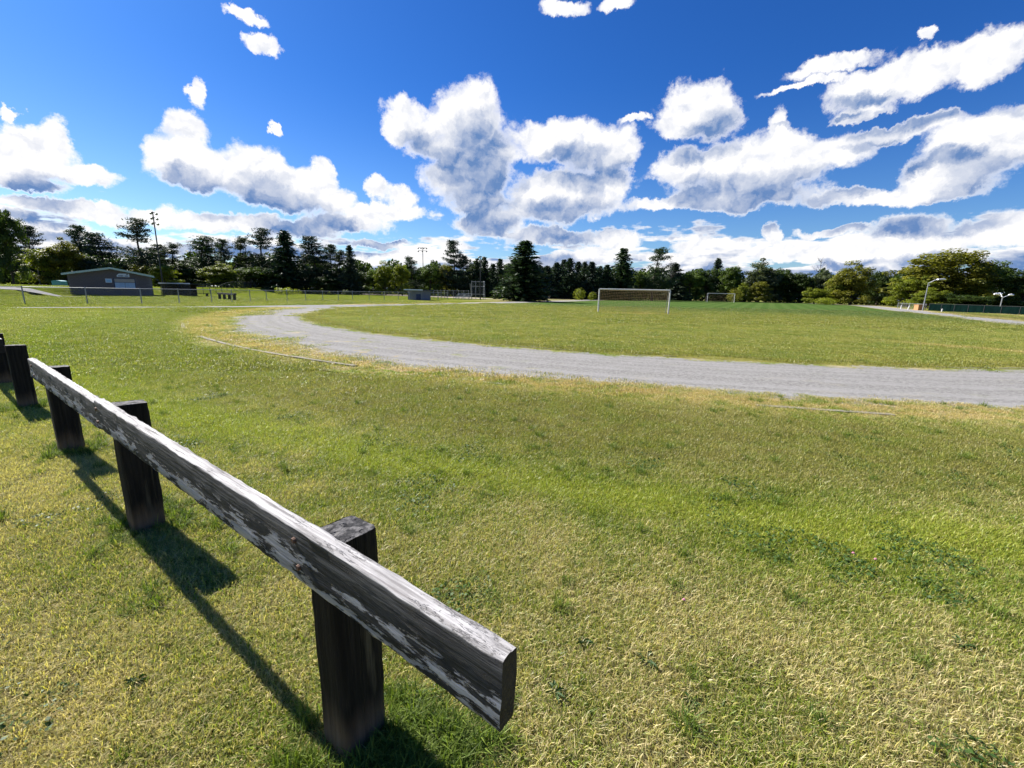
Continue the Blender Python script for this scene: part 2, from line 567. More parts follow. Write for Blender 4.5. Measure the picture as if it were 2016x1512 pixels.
b.inputs['Specular IOR Level'].default_value = 0.35
tr = t.node('ShaderNodeBsdfTranslucent')
t.put(tr.inputs['Color'], t.mix(1.0, bc, (1.25, 1.3, 0.6), 'MULTIPLY'))
ms = t.node('ShaderNodeMixShader')
ms.inputs[0].default_value = 0.38
t.l.new(b.outputs[0], ms.inputs[1])
t.l.new(tr.outputs[0], ms.inputs[2])
t.l.new(ms.outputs[0], t.n['Material Output'].inputs['Surface'])


def leaf_mat(name, dark, light, trans=0.35, tint=(1.2, 1.25, 0.5)):
    m, t, b = new_mat(name)
    rnd = t.node('ShaderNodeAttribute', attribute_name='rnd').outputs['Fac']
    oi = t.node('ShaderNodeObjectInfo').outputs['Random']
    k = t.m('ADD', t.m('MULTIPLY', rnd, 0.8), t.m('MULTIPLY', oi, 0.2))
    c = t.mix(k, dark, light)
    t.put(b.inputs['Base Color'], c)
    b.inputs['Roughness'].default_value = 0.55
    b.inputs['Specular IOR Level'].default_value = 0.25
    tr = t.node('ShaderNodeBsdfTranslucent')
    t.put(tr.inputs['Color'], t.mix(1.0, c, tint, 'MULTIPLY'))
    ms = t.node('ShaderNodeMixShader')
    ms.inputs[0].default_value = trans
    t.l.new(b.outputs[0], ms.inputs[1])
    t.l.new(tr.outputs[0], ms.inputs[2])
    t.l.new(ms.outputs[0], t.n['Material Output'].inputs['Surface'])
    return m


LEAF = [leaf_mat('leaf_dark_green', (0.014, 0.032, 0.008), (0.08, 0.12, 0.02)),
        leaf_mat('leaf_green', (0.025, 0.052, 0.01), (0.165, 0.235, 0.034), 0.4),
        leaf_mat('leaf_yellow_green', (0.055, 0.08, 0.009), (0.31, 0.345, 0.032), 0.45),
        leaf_mat('leaf_olive', (0.05, 0.062, 0.009), (0.275, 0.262, 0.03), 0.43),
        leaf_mat('leaf_grey_green', (0.03, 0.048, 0.02), (0.14, 0.165, 0.075))]
NEEDLE = [leaf_mat('needle_dark', (0.007, 0.02, 0.012), (0.045, 0.078, 0.028), 0.18, (1.1, 1.2, 0.7)),
          leaf_mat('needle_green', (0.009, 0.024, 0.012), (0.06, 0.10, 0.028), 0.22, (1.1, 1.2, 0.7)),
          leaf_mat('needle_blue', (0.008, 0.02, 0.016), (0.048, 0.08, 0.042), 0.18, (1.1, 1.2, 0.8)),
          leaf_mat('needle_pale', (0.015, 0.028, 0.018), (0.085, 0.11, 0.055), 0.22, (1.1, 1.2, 0.8)),
          leaf_mat('needle_olive', (0.012, 0.022, 0.009), (0.07, 0.09, 0.028), 0.2, (1.1, 1.2, 0.7))]
BARK = plain('bark', (0.055, 0.042, 0.034), 0.9, var=0.4, scale=3.0)
DEADWOOD = plain('dead_bark', (0.16, 0.14, 0.13), 0.9, var=0.3, scale=3.0)
STEEL = plain('galvanised_steel', (0.28, 0.29, 0.30), 0.5, 0.4, 0.15)
DARKSTEEL = plain('dark_painted_steel', (0.03, 0.032, 0.034), 0.6, 0.0, 0.2)
WHITEPAINT = plain('white_paint', (0.62, 0.61, 0.58), 0.5, var=0.12, scale=2.0)
BRICK = plain('brick', (0.125, 0.107, 0.105), 0.9, var=0.3, scale=3.0)
MORTAR = plain('mortar', (0.155, 0.14, 0.137), 0.95, var=0.2)
FASCIA = plain('pale_green_fascia', (0.42, 0.52, 0.46), 0.6, var=0.1)
ROOFING = plain('grey_shingle', (0.12, 0.12, 0.125), 0.9, var=0.3, scale=4)
SHUTTER = plain('pale_blue_shutter', (0.35, 0.47, 0.58), 0.5, var=0.08, scale=2)
TANPANEL = plain('tan_panel', (0.36, 0.32, 0.27), 0.7, var=0.1, scale=2)
BLUEFRAME = plain('navy_trim', (0.02, 0.035, 0.10), 0.5, var=0.2)
SIGNWHITE = plain('white_sign', (0.60, 0.66, 0.72), 0.5, var=0.06)
SIGNBLUE = plain('light_blue_sign', (0.28, 0.48, 0.66), 0.5, var=0.06)
INK = plain('sign_ink', (0.03, 0.05, 0.12), 0.6, var=0.2)
BLOCKGREY = plain('grey_block_wall', (0.17, 0.18, 0.215), 0.85, var=0.12, scale=2.0)
CONCRETE = plain('weathered_concrete', (0.19, 0.17, 0.13), 0.9, var=0.22, scale=5, bump=0.01)
PATHGREY = plain('asphalt_path', (0.17, 0.165, 0.165), 0.95, var=0.2, scale=1.5)
SAND = plain('infield_sand', (0.33, 0.28, 0.22), 0.95, var=0.15, scale=0.6)
BLACKTIMBER = plain('black_timber', (0.022, 0.019, 0.018), 0.85, var=0.5, scale=8)
SCREEN = plain('green_windscreen', (0.003, 0.010, 0.009), 1.0, var=0.25, scale=1.2, spec=0.0)
PLYWOOD = plain('orange_plywood', (0.42, 0.22, 0.10), 0.8, var=0.12, scale=3)
TEAL = plain('teal_paint', (0.10, 0.32, 0.30), 0.5, var=0.1)
NETTWINE = plain('net_twine', (0.30, 0.24, 0.14), 0.9, var=0.2)
LAMPWHITE = plain('lamp_head_white', (0.78, 0.78, 0.80), 0.4, var=0.05)
ALU = plain('aluminium', (0.52, 0.53, 0.55), 0.4, 0.5, 0.1)
RUST = plain('rusty_bolt', (0.10, 0.06, 0.045), 0.7, 0.4, 0.4, scale=30)


def chain_mat():
    m, t, b = new_mat('chain_link_wire')
    tc = t.node('ShaderNodeTexCoord').outputs['Object']
    x, y, z = t.xyz(tc)[:]
    u = t.m('MULTIPLY', t.m('ADD', t.m('ADD', x, y), z), 14.0)
    w = t.m('MULTIPLY', t.m('SUBTRACT', t.m('ADD', x, y), z), 14.0)
    a = t.m('LESS_THAN', t.m('FRACT', u), 0.075)
    c = t.m('LESS_THAN', t.m('FRACT', w), 0.075)
    k = t.m('MAXIMUM', a, c)
    b.inputs['Base Color'].default_value = (0.20, 0.21, 0.21, 1)
    b.inputs['Metallic'].default_value = 0.4
    b.inputs['Roughness'].default_value = 0.5
    tp = t.node('ShaderNodeBsdfTransparent')
    ms = t.node('ShaderNodeMixShader')
    t.put(ms.inputs[0], k)
    t.l.new(tp.outputs[0], ms.inputs[1])
    t.l.new(b.outputs[0], ms.inputs[2])
    t.l.new(ms.outputs[0], t.n['Material Output'].inputs['Surface'])
    return m


CHAIN = chain_mat()


def rail_mat():
    """grey weathered plank, peeling dark slate paint over a pale undercoat; paint is gone from the upper edge"""
    m, t, b = new_mat('peeling_rail')
    tc = t.node('ShaderNodeTexCoord').outputs['Object']
    x, y, z = t.xyz(tc)[:]
    st = t.v('MULTIPLY', tc, (4.5, 30.0, 24.0))
    grain = t.noise(t.v('MULTIPLY', tc, (3.0, 90.0, 70.0)), 1.0, 5.0, 0.65)
    grain2 = t.noise(t.v('MULTIPLY', tc, (1.1, 26.0, 24.0)), 1.0, 4.0, 0.6)
    wood = t.mix(t.step(grain, 0.3, 0.7), (0.15, 0.14, 0.137), (0.52, 0.505, 0.495))
    wood = t.mix(t.step(grain2, 0.585, 0.65, 0.0, 0.8), wood, (0.07, 0.065, 0.06))
    peel = t.noise(st, 1.4, 9.0, 0.72)
    peel2 = t.noise(t.v('MULTIPLY', tc, (1.0, 1.0, 3.2)), 2.3, 4.0, 0.6)
    pk = t.m('ADD', t.m('ADD', t.m('MULTIPLY', peel, 0.62), t.m('MULTIPLY', peel2, 0.38)), t.step(z, 0.05, -0.07, -0.05, 0.035))
    paint = t.mix(t.step(t.noise(tc, 40.0, 4.0, 0.6), 0.3, 0.7), (0.007, 0.010, 0.014), (0.018, 0.023, 0.030))
    under = t.mix(t.step(grain, 0.3, 0.7), (0.22, 0.225, 0.24), (0.40, 0.41, 0.43))
    face = t.mix(t.step(pk, 0.518, 0.535), paint, under)
    upper = t.m('ADD', z, t.m('MULTIPLY', t.m('SUBTRACT', peel, 0.5), 0.20))
    greyed = t.mix(t.step(grain, 0.35, 0.7), (0.018, 0.019, 0.021), (0.10, 0.10, 0.10))
    face = t.mix(t.step(upper, 0.022, 0.036), face, greyed)
    nz = t.xyz(t.node('ShaderNodeNewGeometry').outputs['Normal'])[2]
    onx = t.m('ABSOLUTE', t.xyz(t.node('ShaderNodeTexCoord').outputs['Normal'])[0])
    face = t.mix(t.step(onx, 0.7, 0.85), face, t.mix(grain2, (0.008, 0.008, 0.009), (0.04, 0.036, 0.034)))
    t.put(b.inputs['Base Color'], t.mix(t.step(nz, 0.30, 0.62), face, wood))
    b.inputs['Roughness'].default_value = 0.75
    b.inputs['Specular IOR Level'].default_value = 0.3
    h = t.m('ADD', t.m('MULTIPLY', grain, 0.5), t.m('ADD', t.m('MULTIPLY', t.step(pk, 0.518, 0.535), -0.35), t.m('MULTIPLY', grain2, 0.4)))
    t.put(b.inputs['Normal'], t.bump(h, 0.010, 1.0))
    return m


def post_mat():
    m, t, b = new_mat('black_stained_post')
    tc = t.node('ShaderNodeTexCoord').outputs['Object']
    oi = t.node('ShaderNodeObjectInfo').outputs['Random']
    tc = t.v('ADD', tc, t.vec(t.m('MULTIPLY', oi, 7.0), 0.0, 0.0))
    z = t.xyz(tc)[2]
    gv = t.noise(t.v('MULTIPLY', tc, (46.0, 46.0, 2.4)), 1.0, 5.0, 0.65)
    gv2 = t.noise(t.v('MULTIPLY', tc, (12.0, 12.0, 0.9)), 1.0, 4.0, 0.6)
    blk = t.mix(t.step(gv, 0.35, 0.7), (0.004, 0.0038, 0.004), (0.018, 0.016, 0.015))
    blk = t.mix(t.m('MULTIPLY', t.step(gv2, 0.56, 0.70), t.step(z, 0.70, 0.35)), blk, (0.10, 0.088, 0.058))
    brown = t.mix(gv, (0.06, 0.04, 0.026), (0.22, 0.155, 0.10))
    low = t.step(t.m('ADD', z, t.m('MULTIPLY', t.m('SUBTRACT', gv2, 0.5), 0.3)), 0.24, 0.03)
    c = t.mix(low, blk, brown)
    nz = t.xyz(t.node('ShaderNodeNewGeometry').outputs['Normal'])[2]
    end = t.mix(t.step(t.noise(tc, 22.0, 5.0, 0.7), 0.4, 0.62), (0.014, 0.014, 0.016), (0.13, 0.125, 0.125))
    c = t.mix(t.step(nz, 0.4, 0.7), c, end)
    t.put(b.inputs['Base Color'], c)
    b.inputs['Roughness'].default_value = 0.8
    b.inputs['Specular IOR Level'].default_value = 0.2
    t.put(b.inputs['Normal'], t.bump(t.m('ADD', t.m('ADD', gv, gv2), t.m('MULTIPLY', t.step(t.noise(t.v('MULTIPLY', tc, (28.0, 28.0, 0.7)), 1.0, 2.0, 0.5), 0.60, 0.66), -1.2)), 0.010, 1.0))
    return m


RAILWOOD, POSTWOOD = rail_mat(), post_mat()

# ------------------------------------------------------------------ ground, track, paths (structure)
def build_ground():
    radii = [0.0]
    r = 0.4
    while r < 5200:
        radii.append(r)
        r *= 1.032 if r < 220 else 1.12
    NS = 600
    ang = np.linspace(0, 2 * pi, NS, endpoint=False)
    R = np.array(radii[1:])
    X = (R[:, None] * np.sin(ang)).ravel()
    Y = (R[:, None] * np.cos(ang)).ravel()
    V = np.stack([X, Y, terr(X, Y)], 1)
    V = np.concatenate([[[0, 0, 0]], V])
    i = np.arange(len(R) - 1)[:, None]
    j = np.arange(NS)[None, :]
    k = (j + 1) % NS
    a = 1 + i * NS
    F4 = np.stack([a + j, a + NS + j, a + NS + k, a + k], -1).reshape(-1, 4)[:, ::-1]
    jj = np.arange(NS)
    F3 = np.stack([np.zeros(NS, int), 1 + (jj + 1) % NS, 1 + jj], 1)
    me = mesh_np('ground', V, F4, F3, smooth=True)
    return tag(link('ground', me, GROUND), kind='structure', label='wide mown lawn with green and straw-coloured patches', cat='lawn')


ground = build_ground()


def strip(name, pts, mat, lift, widths, nsub=6):
    """sheet that follows a centre line; widths are (left, right) offsets per point"""
    V, F = [], []
    pts = [Vector(p) for p in pts]
    for i, p in enumerate(pts):
        d = pts[min(i + 1, len(pts) - 1)] - pts[max(i - 1, 0)]
        n = Vector((-d.y, d.x)).normalized()
        a, b = widths[i] if isinstance(widths, list) else widths
        for s_ in range(nsub + 1):
            q = p + n * (a + (b - a) * s_ / nsub)
            V.append((q.x, q.y, tz(q.x, q.y) + lift))
    m_ = nsub + 1
    for i in range(len(pts) - 1):
        for s_ in range(nsub):
            k = i * m_ + s_
            F.append((k, k + 1, k + m_ + 1, k + m_))
    me = bpy.data.meshes.new(name)
    me.from_pydata(V, [], F)
    me.update()
    if len(me.polygons) and me.polygons[0].normal.z < 0:
        me.flip_normals()
    return link(name, me, mat)


U_END = 2 * pi * 25 + 2 * STRAIGHT
us = np.arange(0.0, U_END + 0.01, 0.6)
us[-1] = U_END
V, F = [], []
RR = np.linspace(24.3, 30.6, 9)
for u in us:
    for r in RR:
        x, y = oval_point(r, float(u))
        V.append((x, y, tz(x, y) + 0.012))
for i in range(len(us) - 1):
    for k in range(8):
        a = i * 9 + k
        F.append((a, a + 1, a + 10, a + 9))
me = bpy.data.meshes.new('running_track')
me.from_pydata(V, [], F)
me.update()
if me.polygons[0].normal.z < 0:
    me.flip_normals()
tag(link('running_track', me, GRAVEL), kind='structure', label='oval running track of grey gravel round the soccer pitch', cat='track')

# spur that leaves the bend and follows the chain-link fence, paved path by the hut, sandy infield
tag(strip('fence_path', [(-11.5, 47.5), (-15.0, 43.0), (-18.5, 39.2), (-22.0, 35.4), (-25.5, 32.0), (-29.5, 28.6), (-34, 25.4), (-41, 20.8)], PATHGREY, 0.016,
          [(-2.4, 2.6), (-2.6, 2.6), (-2.4, 1.6), (-1.0, 0.9), (-0.65, 0.6), (-0.5, 0.5), (-0.4, 0.4), (-0.3, 0.3)]), kind='structure', label='narrow grey gravel path beside the chain-link fence', cat='path')
tag(strip('hut_path', [(-110, 71), (-90, 62.5), (-74, 56.5), (-64, 53.2), (-57, 51.3), (-52, 50.2), (-46.0, 50.0)], PATHGREY, 0.03,
          [(-4, 2.0), (-4, 1.8), (-3.4, 1.4), (-2.0, 0.9), (-0.7, 0.5), (-0.3, 0.3), (-0.1, 0.1)], 10), kind='structure', label='pale paved path leading to the brick hut', cat='path')
tag(strip('side_path', [(-72, 58.5), (-76, 66), (-82, 76), (-92, 90)], PATHGREY, 0.034, (-1.0, 1.0)), kind='structure', label='paved branch path climbing past the brick hut', cat='path')
tag(strip('hut_apron', [(-48.6, 59.3), (-47.6, 59.2), (-46.2, 59.0)], CONCRETE, 0.02, (-0.7, 1.6)), kind='structure', label='small concrete apron beside the brick hut', cat='apron')
tag(strip('infield', [(-52, 121), (-38, 113), (-26, 108), (-17, 104), (-10, 97), (-5, 93)], SAND, 0.02,
          [(-3, 4), (-4, 6), (-5, 6), (-5, 6), (-4, 4), (-2, 2)], 8), kind='structure', label='pale sandy baseball infield behind the small dugout', cat='infield')
tag(strip('tree_path', [(-12, 88), (-3, 91), (6, 98), (16, 108)], SAND, 0.024, (-0.5, 0.5)), kind='structure', label='worn sandy path behind the lone spruce', cat='path')


# ------------------------------------------------------------------ track edging boards
def edging(name, r, spans, w, h, mat, label):
    x0, y0 = oval_point(r, spans[0][0])
    root = thing(name, (0, 0, 0), label, 'edging')
    for a, b_, up in spans:
        u = a
        while u < b_ - 0.2:
            L = min(random.uniform(1.6, 2.6), b_ - u)
            V, F = [], []
            n = 7
            dr, dz, tilt = random.uniform(-0.03, 0.03), random.uniform(-0.008, 0.008), random.uniform(-0.02, 0.02)
            for i in range(n):
                uu = u + (L - 0.02) * i / (n - 1)
                for (o_, z_) in ((-w / 2, -0.08), (w / 2, -0.08), (w / 2, h), (-w / 2, h)):
                    jit = random.uniform(-0.006, 0.006)
                    x, y = oval_point(r + dr + o_ + jit + tilt * (i / n - .5), uu)
                    V.append((x, y, tz(x, y) + (z_ + up + dz + jit * 0.6 if z_ > 0 else z_)))
            for i in range(n - 1):
                for k in range(4):
                    p, q = i * 4 + k, i * 4 + (k + 1) % 4
                    F.append((p, q, q + 4, p + 4))
            F.append((0, 3, 2, 1))
            F.append((n * 4 - 4, n * 4 - 3, n * 4 - 2, n * 4 - 1))
            mb = MB()
            mb.V, mb.F = V, F
            mb.obj('edging_board', mat, root)
            u += L
    return root


edging('track_edging', 29.95, [(28.2, 31.0, -0.02), (33.4, 40.3, 0.0), (41.8, 43.2, -0.02), (46.5, 48.0, -0.02)], 0.11, 0.045, CONCRETE,
       'weathered pale boards edging the outside of the gravel bend')
edging('track_edging', 24.75, [(40.0, 46.0, -0.008), (47.2, 51.5, -0.012), (52.3, 57.0, -0.01), (58.5, 66.0, -0.012)], 0.06, 0.024, CONCRETE,
       'thin pale boards edging the pitch inside the gravel bend')


# ------------------------------------------------------------------ timber guard rails in the foreground
FD, FN = Vector((-0.8117, 0.5841, 0)), Vector((-0.5841, -0.8117, 0))
FROT = Matrix((( -FD.x, FN.x * -1, 0), (-FD.y, FN.y * -1, 0), (0, 0, 1)))   # local x runs towards the near end, y away from the rail side


def timber(name, L, wy, wz, mat, parent, seed, vertical=False, cut=0.0, nseg=40):
    """a sawn timber with worn uneven edges, built round its own origin"""
    rs = np.random.default_rng(seed)
    ring = []
    c = 0.16 * min(wy, wz)
    for sy, sz in ((-1, -1), (1, -1), (1, 1), (-1, 1)):
        for k in range(3):
            base = {(-1, -1): pi, (1, -1): 1.5 * pi, (1, 1): 0, (-1, 1): 0.5 * pi}[(sy, sz)]
            a = base + k * pi / 4
            ring.append((sy * (wy / 2 - c) + c * cos(a), sz * (wz / 2 - c) + c * sin(a)))
    # extra points on the long faces
    pts = []
    for i in range(len(ring)):
        p, q = ring[i], ring[(i + 1) % len(ring)]
        pts.append(p)
        if hypot(p[0] - q[0], p[1] - q[1]) > 0.5 * min(wy, wz):
            for f in (0.25, 0.5, 0.75):
                pts.append((p[0] + (q[0] - p[0]) * f, p[1] + (q[1] - p[1]) * f))
    n = len(pts)
    V, F = [], []
    lowf = [np.convolve(rs.normal(0, 1, nseg + 9), np.ones(5) / 5, 'valid')[:nseg + 1] for _ in range(n)]
    for i in range(nseg + 1):
        x = -L / 2 + L * i / nseg
        for k, (py, pz) in enumerate(pts):
            s_ = 1 + 0.017 * lowf[k][i]
            xx = x
            if cut and i == nseg:
                xx -= cut * max(0, (0.5 - (pz / wz + 0.5))) * 2 * wz
            j = rs.normal(0, 0.0012)
            V.append((xx, py * s_ + j, pz * s_ + j))
    for i in range(nseg):
        for k in range(n):
            a, b_ = i * n + k, i * n + (k + 1) % n
            F.append((a, b_, b_ + n, a + n))
    k0 = len(V)
    V += V[:n]
    k1 = len(V)
    V += V[nseg * n:nseg * n + n]
    F.append(tuple(range(k0, k0 + n))[::-1])
    F.append(tuple(range(k1, k1 + n)))
    if vertical:
        V = [(y, z, x) for x, y, z in V]
    mb = MB()
    mb.V, mb.F = V, F
    o = mb.obj(name, mat, parent)
    o.data.polygons.foreach_set('use_smooth', [len(p.vertices) == 4 for p in o.data.polygons])
    return o


def guard_rail(label, posts, rails, seed):
    """posts: distances along the fence line; rails: (far end, near end)"""
    O0 = Vector((-0.55, 1.2, 0)) + FN * 0.02
    base = O0 + FD * posts[0][0]
    root = thing('guard_rail', (base.x, base.y, 0), label, 'guard rail', 'timber guard rails')
    rz = math.atan2(-FD.y, -FD.x)
    root.rotation_euler = (0, 0, rz)
    s0 = posts[0][0]
    # local frame: x towards near end, rail side is local -y  (FN)
    for i, (s_, h, lean) in enumerate(posts):
        p = timber('post', h + 0.35, 0.150, 0.175, POSTWOOD, root, seed + i, vertical=True, nseg=16)
        # push mesh so its top is at h, ground at 0; give the top a slanted worn face
        for v in p.data.vertices:
            v.co.z += (h - 0.35) / 2
            if v.co.z > h - 0.06:
                v.co.z += -0.04 * v.co.y + 0.03 * v.co.x + random.uniform(-0.002, 0.002)
            f = max(0, v.co.z) / h
            v.co.x *= 1.04 - 0.03 * f
            v.co.y *= 0.98 + 0.02 * f
        p.location = (-(s_ - s0), 0.0875, 0)
        p.rotation_euler = (lean, random.uniform(-0.012, 0.012), random.uniform(-0.03, 0.03))
    for k, (far, near, tilt) in enumerate(rails):
        L = far - near
        o = timber('rail', L, 0.050, 0.176, RAILWOOD, root, seed + 50 + k, cut=0.02 if k == 0 else 0.0, nseg=60)
        o.location = (-((far + near) / 2 - s0), -0.033, 0.812)
        o.rotation_euler = (0, tilt, 0)
        for s_, h, _l in posts:
            if near - 0.05 < s_ < far + 0.05:
                for dz in (0.045, -0.04):
                    bm_ = MB().tube((0, 0, 0), (0, -0.010, 0), 0.011, 0.008, 8)
                    bo = bm_.obj('bolt', RUST, root)
                    bo.location = (-(s_ - s0) + random.uniform(-.02, .02), -0.056, 0.812 + dz)
    return root


guard_rail('weathered grey rail with peeling dark paint bolted to three black timber posts',
           [(0.04, 0.825, 0.0), (2.37, 0.865, 0.0), (4.62, 0.835, 0.0)], [(2.405, -0.725, 0.004), (4.80, 2.41, 0.006)], 5)
guard_rail('black timber post and rail continuing beyond a gap in the guard rail',
           [(7.13, 0.815, 0.0), (9.35, 0.80, 0.0), (11.7, 0.80, 0.0)], [(11.9, 7.12, 0.0)], 25)

# low timber barrier beyond the chain-link fence
br = thing('timber_barrier', (-33.4, 51.3, 0), 'low black timber barrier on four posts beyond the chain-link fence', 'barrier')
A, B_ = Vector((-35.55, 53.0, 0)), Vector((-31.5, 49.6, 0))
dd = (B_ - A)
for f in (0.03, 0.34, 0.66, 0.97):
    p = A + dd * f - Vector((-33.4, 51.3, 0))
    MB().box((p.x, p.y, 0.30), (0.22, 0.22, 0.70)).obj('post', BLACKTIMBER, br, 0.01)
mid = (A + B_) / 2 - Vector((-33.4, 51.3, 0))
MB().box((mid.x, mid.y, 0.74), (dd.length + 0.3, 0.28, 0.2), Matrix.Rotation(math.atan2(dd.y, dd.x), 3, 'Z')).obj('rail', BLACKTIMBER, br, 0.01)


# ------------------------------------------------------------------ chain-link fences
def chain_fence(label, poly, h, step, name='chain_link_fence', post_mat_=STEEL, mesh=True, rail_r=0.024, post_r=0.038, group=None):
    pts = [Vector(p) for p in poly]
    seg = []
    for a, b_ in zip(pts, pts[1:]):
        n = max(1, round((b_ - a).length / step))
        for i in range(n):
            seg.append(a + (b_ - a) * i / n)
    seg.append(pts[-1])
    o = seg[0]
    z0 = tz(o.x, o.y)
    root = thing(name, (o.x, o.y, z0), label, 'fence', group)
    P = [Vector((p.x - o.x, p.y - o.y, tz(p.x, p.y) - z0)) for p in seg]
    pm = MB().tube((0, 0, -0.1), (0, 0, h + 0.03), post_r, n=8).tube((0, 0, h + 0.03), (0, 0, h + 0.07), post_r * 1.25, post_r * 0.4, n=8).mesh('post')
    for p in P:
        q = link('post', pm, post_mat_, root)
        q.location = p
        q.rotation_euler = (random.uniform(-.012, .012), random.uniform(-.012, .012), 0)
    for a, b_ in zip(P, P[1:]):
        u = Vector((0, 0, h))
        MB().tube(a + u, b_ + u, rail_r, n=6).obj('top_rail', post_mat_, root)
        if mesh:
            mb = MB()
            z1 = Vector((0, 0, 0.03))
            mb.V = [tuple(a + z1), tuple(b_ + z1), tuple(b_ + u), tuple(a + u)]
            mb.F = [(0, 1, 2, 3)]
            mb.obj('wire_mesh', CHAIN, root)
    return root


chain_fence('long chain-link fence between the gravel path and the brick hut lawn',
            [(-52.0, 15.5), (-42.5, 24.0), (-34.9, 31.2), (-30.6, 36.0), (-28.6, 41.5), (-27.3, 48.5), (-22.3, 60.8), (-18.2, 69.2), (-12.2, 80.5)], 1.25, 2.7)
chain_fence('far chain-link fence along the edge of the outfield trees',
            [(-52, 72), (-56, 86), (-60, 104), (-50, 117), (-34, 121), (-20, 116)], 1.35, 3.2, post_mat_=DARKSTEEL, mesh=True)
chain_fence('chain-link fence in front of the sandy infield, between small dugout and backstop',
            [(-14.6, 76.5), (-12.6, 84.0), (-9.0, 88.0)], 1.6, 1.5)

# ------------------------------------------------------------------ brick hut with serving hatch
HX0, HX1, HY, HD = -55.95, -48.05, 57.0, 6.0
hut = thing('brick_hut', ((HX0 + HX1) / 2, HY, 0), 'low brown brick hut with a shuttered serving hatch and pale gabled roof edge', 'building', rz=radians(38))
hw = (HX1 - HX0) / 2
EAVE, RIDGE = 2.62, 3.45
RX = 0.15
z_ = 0.0
wl = MB().prism([(-hw, -0.2), (hw, -0.2), (hw, EAVE), (RX, RIDGE), (-hw, EAVE)], 0.0, HD)
wall = wl.obj('wall', MORTAR, hut)
# brick courses proud of the mortar wall: each course is one row of bricks
bw, bh = 0.36, 0.18
course = []
HAT = (0.32, 2.32, 1.04, 2.26)
brick_me = MB().box((0, 0, 0), (bw - 0.02, 0.03, bh - 0.02)).mesh('brick')
nb = 0
row = 0
small = []
while row * bh < RIDGE - 0.15:
    zc = row * bh + bh / 2
    half = 0.5 if row % 2 else 0.0
    x = -hw + (bw / 2 if not half else 0.0)
    while x < hw + 0.01:
        zt = EAVE + (RIDGE - EAVE) * ((x + hw) / (RX + hw) if x < RX else (hw - x) / (hw - RX))
        inside = zc + bh / 2 < zt - 0.02
        inh = HAT[0] - bw / 2 - 0.06 < x < HAT[1] + bw / 2 + 0.06 and HAT[2] - bh / 2 - 0.05 < zc < HAT[3] + bh / 2 + 0.05
        if inside and not inh and -hw + bw / 2 - 0.01 <= x <= hw - bw / 2 + 0.01:
            small.append((x, zc))
        x += bw
    row += 1
small.sort(key=lambda p: -abs(p[1] - 1.4) - 0.001 * p[0], reverse=True)
for x, zc in small[:300]:
    o = link('brick', brick_me, BRICK, hut)
    o.location = (x, -0.012, zc)
mb = MB()
for x, zc in small[300:]:
    mb.box((x, -0.012, zc), (bw - 0.02, 0.03, bh - 0.02))
if mb.V:
    tag(mb.obj('brickwork', BRICK, hut), kind='stuff')
# roof slabs with pale fascia boards
ov, th = 0.42, 0.16


def roof_slab(x0, z0, x1, z1, y0, y1, t_):
    return MB().prism([(x0, z0), (x1, z1), (x1, z1 + t_), (x0, z0 + t_)], y0, y1)


zl = EAVE - (RIDGE - EAVE) / (RX + hw) * ov
zr = EAVE - (RIDGE - EAVE) / (hw - RX) * ov
rf = roof_slab(-hw - ov, zl + 0.02, RX, RIDGE + 0.02, -0.45, HD + 0.3, th).obj('roof', ROOFING, hut)
roof_slab(RX, RIDGE + 0.02, hw + ov, zr + 0.02, -0.45, HD + 0.3, th).obj('roof', ROOFING, hut)
roof_slab(-hw - ov - 0.03, zl - 0.02, RX - 0.002, RIDGE - 0.02, -0.50, -0.453, 0.24).obj('fascia_board', FASCIA, hut)
roof_slab(RX + 0.002, RIDGE - 0.02, hw + ov + 0.03, zr - 0.02, -0.50, -0.453, 0.24).obj('fascia_board', FASCIA, hut)
# hatch: frame, tan upper panel, two pale blue shutters
hc = ((HAT[0] + HAT[1]) / 2, (HAT[2] + HAT[3]) / 2)
hatch = MB().box((hc[0], -0.02, HAT[3] + 0.03), (HAT[1] - HAT[0] + 0.12, 0.08, 0.06)).box((hc[0], -0.02, HAT[2] - 0.03), (HAT[1] - HAT[0] + 0.12, 0.14, 0.06)) \
    .box((HAT[0] - 0.03, -0.02, hc[1]), (0.06, 0.08, HAT[3] - HAT[2])).box((HAT[1] + 0.03, -0.02, hc[1]), (0.06, 0.08, HAT[3] - HAT[2])).obj('serving_hatch', BLUEFRAME, hut)
MB().box((hc[0], -0.015, HAT[3] - 0.22), (HAT[1] - HAT[0] - 0.01, 0.05, 0.42)).obj('panel', TANPANEL, hatch)
for s_ in (-1, 1):
    w_ = (HAT[1] - HAT[0]) / 2 - 0.02
    MB().box((hc[0] + s_ * (w_ / 2 + 0.012), -0.02, HAT[2] + 0.365), (w_ - 0.012, 0.05, 0.71)).obj('shutter', SHUTTER, hatch)
sg = MB().prism([(-0.62, -0.19), (0.62, -0.19), (0.62, 0.24), (-0.36, 0.24), (-0.62, 0.02)], -0.03, 0.0).obj('arrow_sign', SIGNWHITE, hut)
sg.location = (1.25, -0.045, 2.68)
for x_, z_, w_, h_ in ((0.42, 0.15, 0.2, 0.09), (-0.40, -0.06, 0.10, 0.13), (-0.27, -0.06, 0.09, 0.12), (-0.14, -0.06, 0.10, 0.13), (-0.02, -0.06, 0.08, 0.12),
                       (0.20, -0.06, 0.09, 0.12), (0.32, -0.06, 0.10, 0.13), (0.45, -0.06, 0.09, 0.12)):
    MB().box((x_, -0.034, z_), (w_, 0.006, h_)).obj('lettering', INK, sg)
s2 = MB().box((0, 0, 0), (0.62, 0.04, 0.5)).obj('notice_board', SIGNWHITE, hut)
s2.location = (-0.22, -0.05, 1.98)
